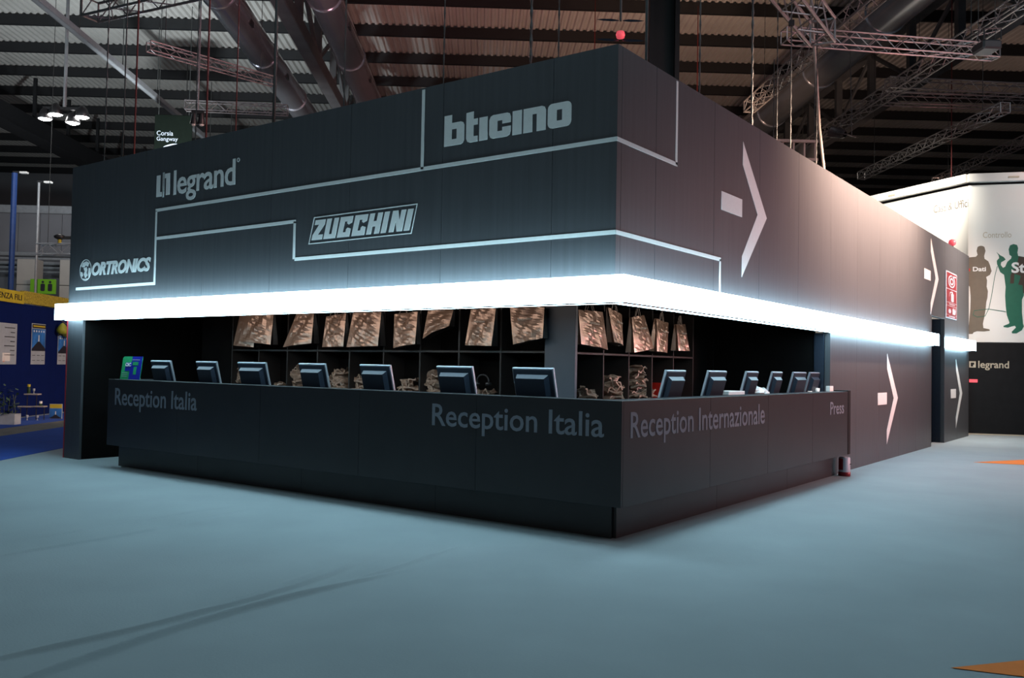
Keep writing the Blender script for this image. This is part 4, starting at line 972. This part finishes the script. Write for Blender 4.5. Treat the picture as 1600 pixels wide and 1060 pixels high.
for k in range(14): x = -.7 + .085 * k; MB().tube([(x, 0, .2), (x + rnd.uniform(-.08, .08), rnd.uniform(-.06, .06), .5 + .25 * rnd.random())], .008, 4).build('stem', 'leaf', t)
t = thing('display_rack', 'small three-tier black display rack with wooden trays on the blue floor', 'rack', hall(-10.75, 21.9, 0), HROT)
for x, h_ in ((-.27, .30), (-.12, .62), (.10, .62), (.29, .31)): MB().tube([(x, 0, 0), (x, 0, h_)], .010, 6).build('post', 'fixture', t)
for x0, x1, z in ((-.30, .01, .30), (.06, .32, .31), (-.16, .17, .60)): B('tray', 'beige', t, x0, x1, -.1, .1, z, z + .03, .004)
def bottle(lab, p, h, m):
    t = thing('bottle', lab, 'bottle', p, HROT, 'bottles and glasses on the display rack')
    MB().lathe([(0, 0), (.038, 0), (.038, h * .7), (.022, h * .8), (.022, h)], 12).build('bottle_body', 'leaf', t, smooth=True)
    MB().lathe([(0, h + .03), (.036, h + .03), (.036, h - .03)], 12).build('cap', m, t, smooth=True)
bottle('dark bottle with a yellow cap on the top tray of the rack', hall(-10.84, 21.9, .632), .19, 'yellow')
bottle('small white-capped bottle on the right tray of the rack', hall(-10.55, 21.9, .342), .08, 'white')
for r_, f_, z_, lab in ((-10.72, 21.9, .632, 'small clear glass on the top tray beside the dark bottle'), (-10.76, 21.7, .006, 'small white glass on the floor under the rack'), (-10.52, 21.7, .006, 'small white glass on the floor right of the rack')):
    t = thing('drinking_glass', lab, 'glass', hall(r_, f_, z_), HROT, 'bottles and glasses on the display rack')
    MB().lathe([(0, 0), (.03, 0), (.008, .01), (.008, .05), (.03, .07), (.03, .12)], 12).build('glass_bowl', 'poster', t, smooth=True)
t = thing('leaning_sign', 'small lighthouse sign with a yellow header standing on the blue floor', 'sign', hall(-10.42, 22.4, .006), HROT + .1)
B('board', 'poster', t, -.15, .15, 0, .02, 0, .36, .004); f3 = frame((0, -.001, 0), (1, 0, 0))
poly([[(-.14, .01), (.14, .01), (.14, .25), (-.14, .25)]], f3, 'sky', t, 'night_sky'); poly([[(-.14, .26), (.14, .26), (.14, .35), (-.14, .35)]], f3, 'yellow', t, 'header')
poly([[(-.14, .01), (.14, .01), (.06, .06), (.02, .10), (-.02, .10), (-.06, .06)]], frame((0, -.006, 0), (1, 0, 0)), 'hill', t, 'dark_hill'); poly([[(-.012, .10), (.012, .10), (.009, .18), (-.009, .18)]], frame((0, -.006, 0), (1, 0, 0)), 'white', t, 'lighthouse')
MB().tube([(0, .02, .25), (0, .16, .0)], .008, 5).build('prop', 'fixture', t)

# ================================================================== WHITE GRAPHIC WALL
PA = Vector((-.12, 17.935, 0)); PB = Vector((1.058, 18.396, 0)); du = (PB - PA).normalized(); dl = Vector((-3.266, 19.896, 0))
gw = thing('graphic_wall', 'tall bright white wall with people silhouettes above a black base', 'wall', PA, math.atan2(du.y, du.x))
B('base_board', 'black', gw, 0.0, 5.0, 0, .1, 0, 2.30, .003)
B('white_board', 'gwhite', gw, 0.0, 2.49, .02, .12, 2.31, 6.27, .003); B('white_board', 'gwhite', gw, 2.50, 5.0, .02, .12, 2.31, 6.27, .003)
B('cornice', 'gwhite', gw, -.02, 5.0, -.12, .12, 6.33, 6.54, .006)
B('shadow_gap', 'black', gw, 0, 5.0, .03, .12, 6.272, 6.328)
B('floor_trim', 'sand', gw, 0, 5.0, -.03, -.001, 0, .03)
# the wall turns away behind the stand
q = (dl - PA); Lq = q.length; a2 = math.atan2(-q.y, -q.x)
gl = frame((0, 0, 0), (1, 0, 0))
rotrel = a2 - math.atan2(du.y, du.x)
def turned(o): o.rotation_euler = (0, 0, rotrel); return o
turned(B('base_board', 'black', gw, -7.5, 0, 0, .1, 0, 2.30, .003))
for k in range(3): turned(B('white_board', 'gwhite', gw, -7.5 + 2.5 * k, -5.01 + 2.5 * k, .02, .12, 2.31, 6.27, .003))
turned(B('cornice', 'gwhite', gw, -7.5, 0.02, -.12, .12, 6.33, 6.54, .006))
turned(B('shadow_gap', 'black', gw, -7.5, 0, .03, .12, 6.272, 6.328))
for x in (-2.4, 1.0):
    o = B('downlight', 'sand', gw, x - .12, x + .12, -.135, -.12, 6.40, 6.44)
    if x < 0: turned(o)
fw = frame((0, .02, 0), (1, 0, 0))
BROWN = [(0.006, 4.444), (0.18, 4.46), (0.222, 4.509), (0.197, 4.605), (0.217, 4.701), (0.25, 4.725), (0.296, 4.735), (0.345, 4.725), (0.377, 4.698), (0.4, 4.602), (0.37, 4.48), (0.378, 4.406), (0.464, 4.342), (0.501, 4.246), (0.539, 4.096), (0.502, 4.001), (0.416, 3.947), (0.436, 3.865), (0.428, 3.701), (0.456, 3.592), (0.446, 3.429), (0.422, 3.32), (0.405, 3.13), (0.381, 2.966), (0.344, 2.776), (0.356, 2.667), (0.492, 2.635), (0.504, 2.6), (0.369, 2.58), (0.209, 2.585), (0.134, 2.557), (0.11, 2.516), (0.023, 2.515), (0.022, 2.72), (0.059, 3.157), (0.065, 3.485), (0.045, 3.704), (0.02, 3.731)]
GREEN = [(0.648, 4.571), (0.734, 4.488), (0.808, 4.446), (0.857, 4.383), (0.82, 4.351), (0.754, 4.311), (0.747, 4.243), (0.796, 4.174), (0.845, 4.201), (0.893, 4.323), (0.978, 4.403), (0.99, 4.457), (0.942, 4.498), (0.922, 4.634), (0.954, 4.734), (1.032, 4.766), (1.112, 4.74), (1.136, 4.658), (1.119, 4.55), (1.136, 4.468), (1.262, 4.439), (1.39, 4.397), (1.414, 3.965), (1.27, 3.697), (1.263, 3.481), (1.222, 3.373), (1.222, 3.05), (1.246, 2.781), (1.263, 2.713), (1.222, 2.619), (1.102, 2.537), (1.005, 2.536), (0.992, 2.577), (1.089, 2.685), (1.065, 2.726), (1.004, 2.712), (0.907, 2.679), (0.81, 2.692), (0.81, 2.724), (0.931, 2.779), (0.944, 2.806), (0.883, 2.995), (0.858, 3.211), (0.845, 3.482), (0.857, 3.699), (0.82, 3.998), (0.735, 4.066), (0.661, 4.271), (0.656, 4.353), (0.71, 4.42), (0.697, 4.488)]
DARK = [(1.148, 4.449), (1.39, 4.424), (1.391, 3.534), (1.246, 3.535), (1.234, 3.737), (1.137, 3.752), (1.197, 3.967), (1.052, 4.023), (1.04, 3.779), (0.955, 3.78), (0.967, 3.996), (1.1, 4.212)]
CABLE = [(0.668, 4.217), (0.612, 3.972), (0.54, 3.483), (0.479, 3.157), (0.393, 2.966), (0.22, 2.939), (0.121, 2.993), (0.146, 3.102), (0.466, 3.143), (0.858, 3.076)]
tag(poly([BROWN], fw, 'brown', gw, 'figure_print'), 'flat taupe silhouette of a person with folded arms')
tag(poly([GREEN], fw, 'dgreen', gw, 'figure_print'), 'flat green silhouette of a person holding a cable')
fw2 = frame((0, .016, 0), (1, 0, 0))
poly([DARK], fw2, 'dbrown', gw, 'dark_patch'); poly([circ(.0, 4.13, .05, 12)], fw2, 'redplastic', gw, 'red_dot')
b = MB(); SK = stroke(CABLE, .014); nk = len(CABLE)
b.add([fw2(p[0], p[1], .0035) for p in SK], [(k, k + 1, 2 * nk - 2 - k, 2 * nk - 1 - k) for k in range(nk - 1)]); b.build('cable_print', 'dgreen', gw)
fw3 = frame((0, .012, 0), (1, 0, 0))
text('Dati', fw3, (.11, 4.09, .41, 4.205), 'white', gw, bold=.03); text('Stru', fw3, (.985, 4.04, 1.62, 4.31), 'white', gw, bold=.03)
text('Controllo', fw, (.34, 4.93, .985, 5.08), 'sand', gw)
o = text('Casa & Uffici', fw, (-1.10, 5.73, -.01, 5.93), 'brown', gw); turned(o)
fbk = frame((0, 0, 0), (1, 0, 0))
poly([[(.03, 1.675), (.18, 1.675), (.18, 1.83), (.03, 1.83)], [(.065, 1.70), (.065, 1.795), (.145, 1.795), (.145, 1.745), (.12, 1.745), (.12, 1.70)]], fbk, 'sand', gw, 'emblem'); text('legrand', fbk, (.236, 1.61, .93, 1.845), 'sand', gw, bold=.013)
tag(B('red_light', 'redlens', gw, .03, .22, -.012, -.001, 1.30, 1.38, .003), 'small dim red light')
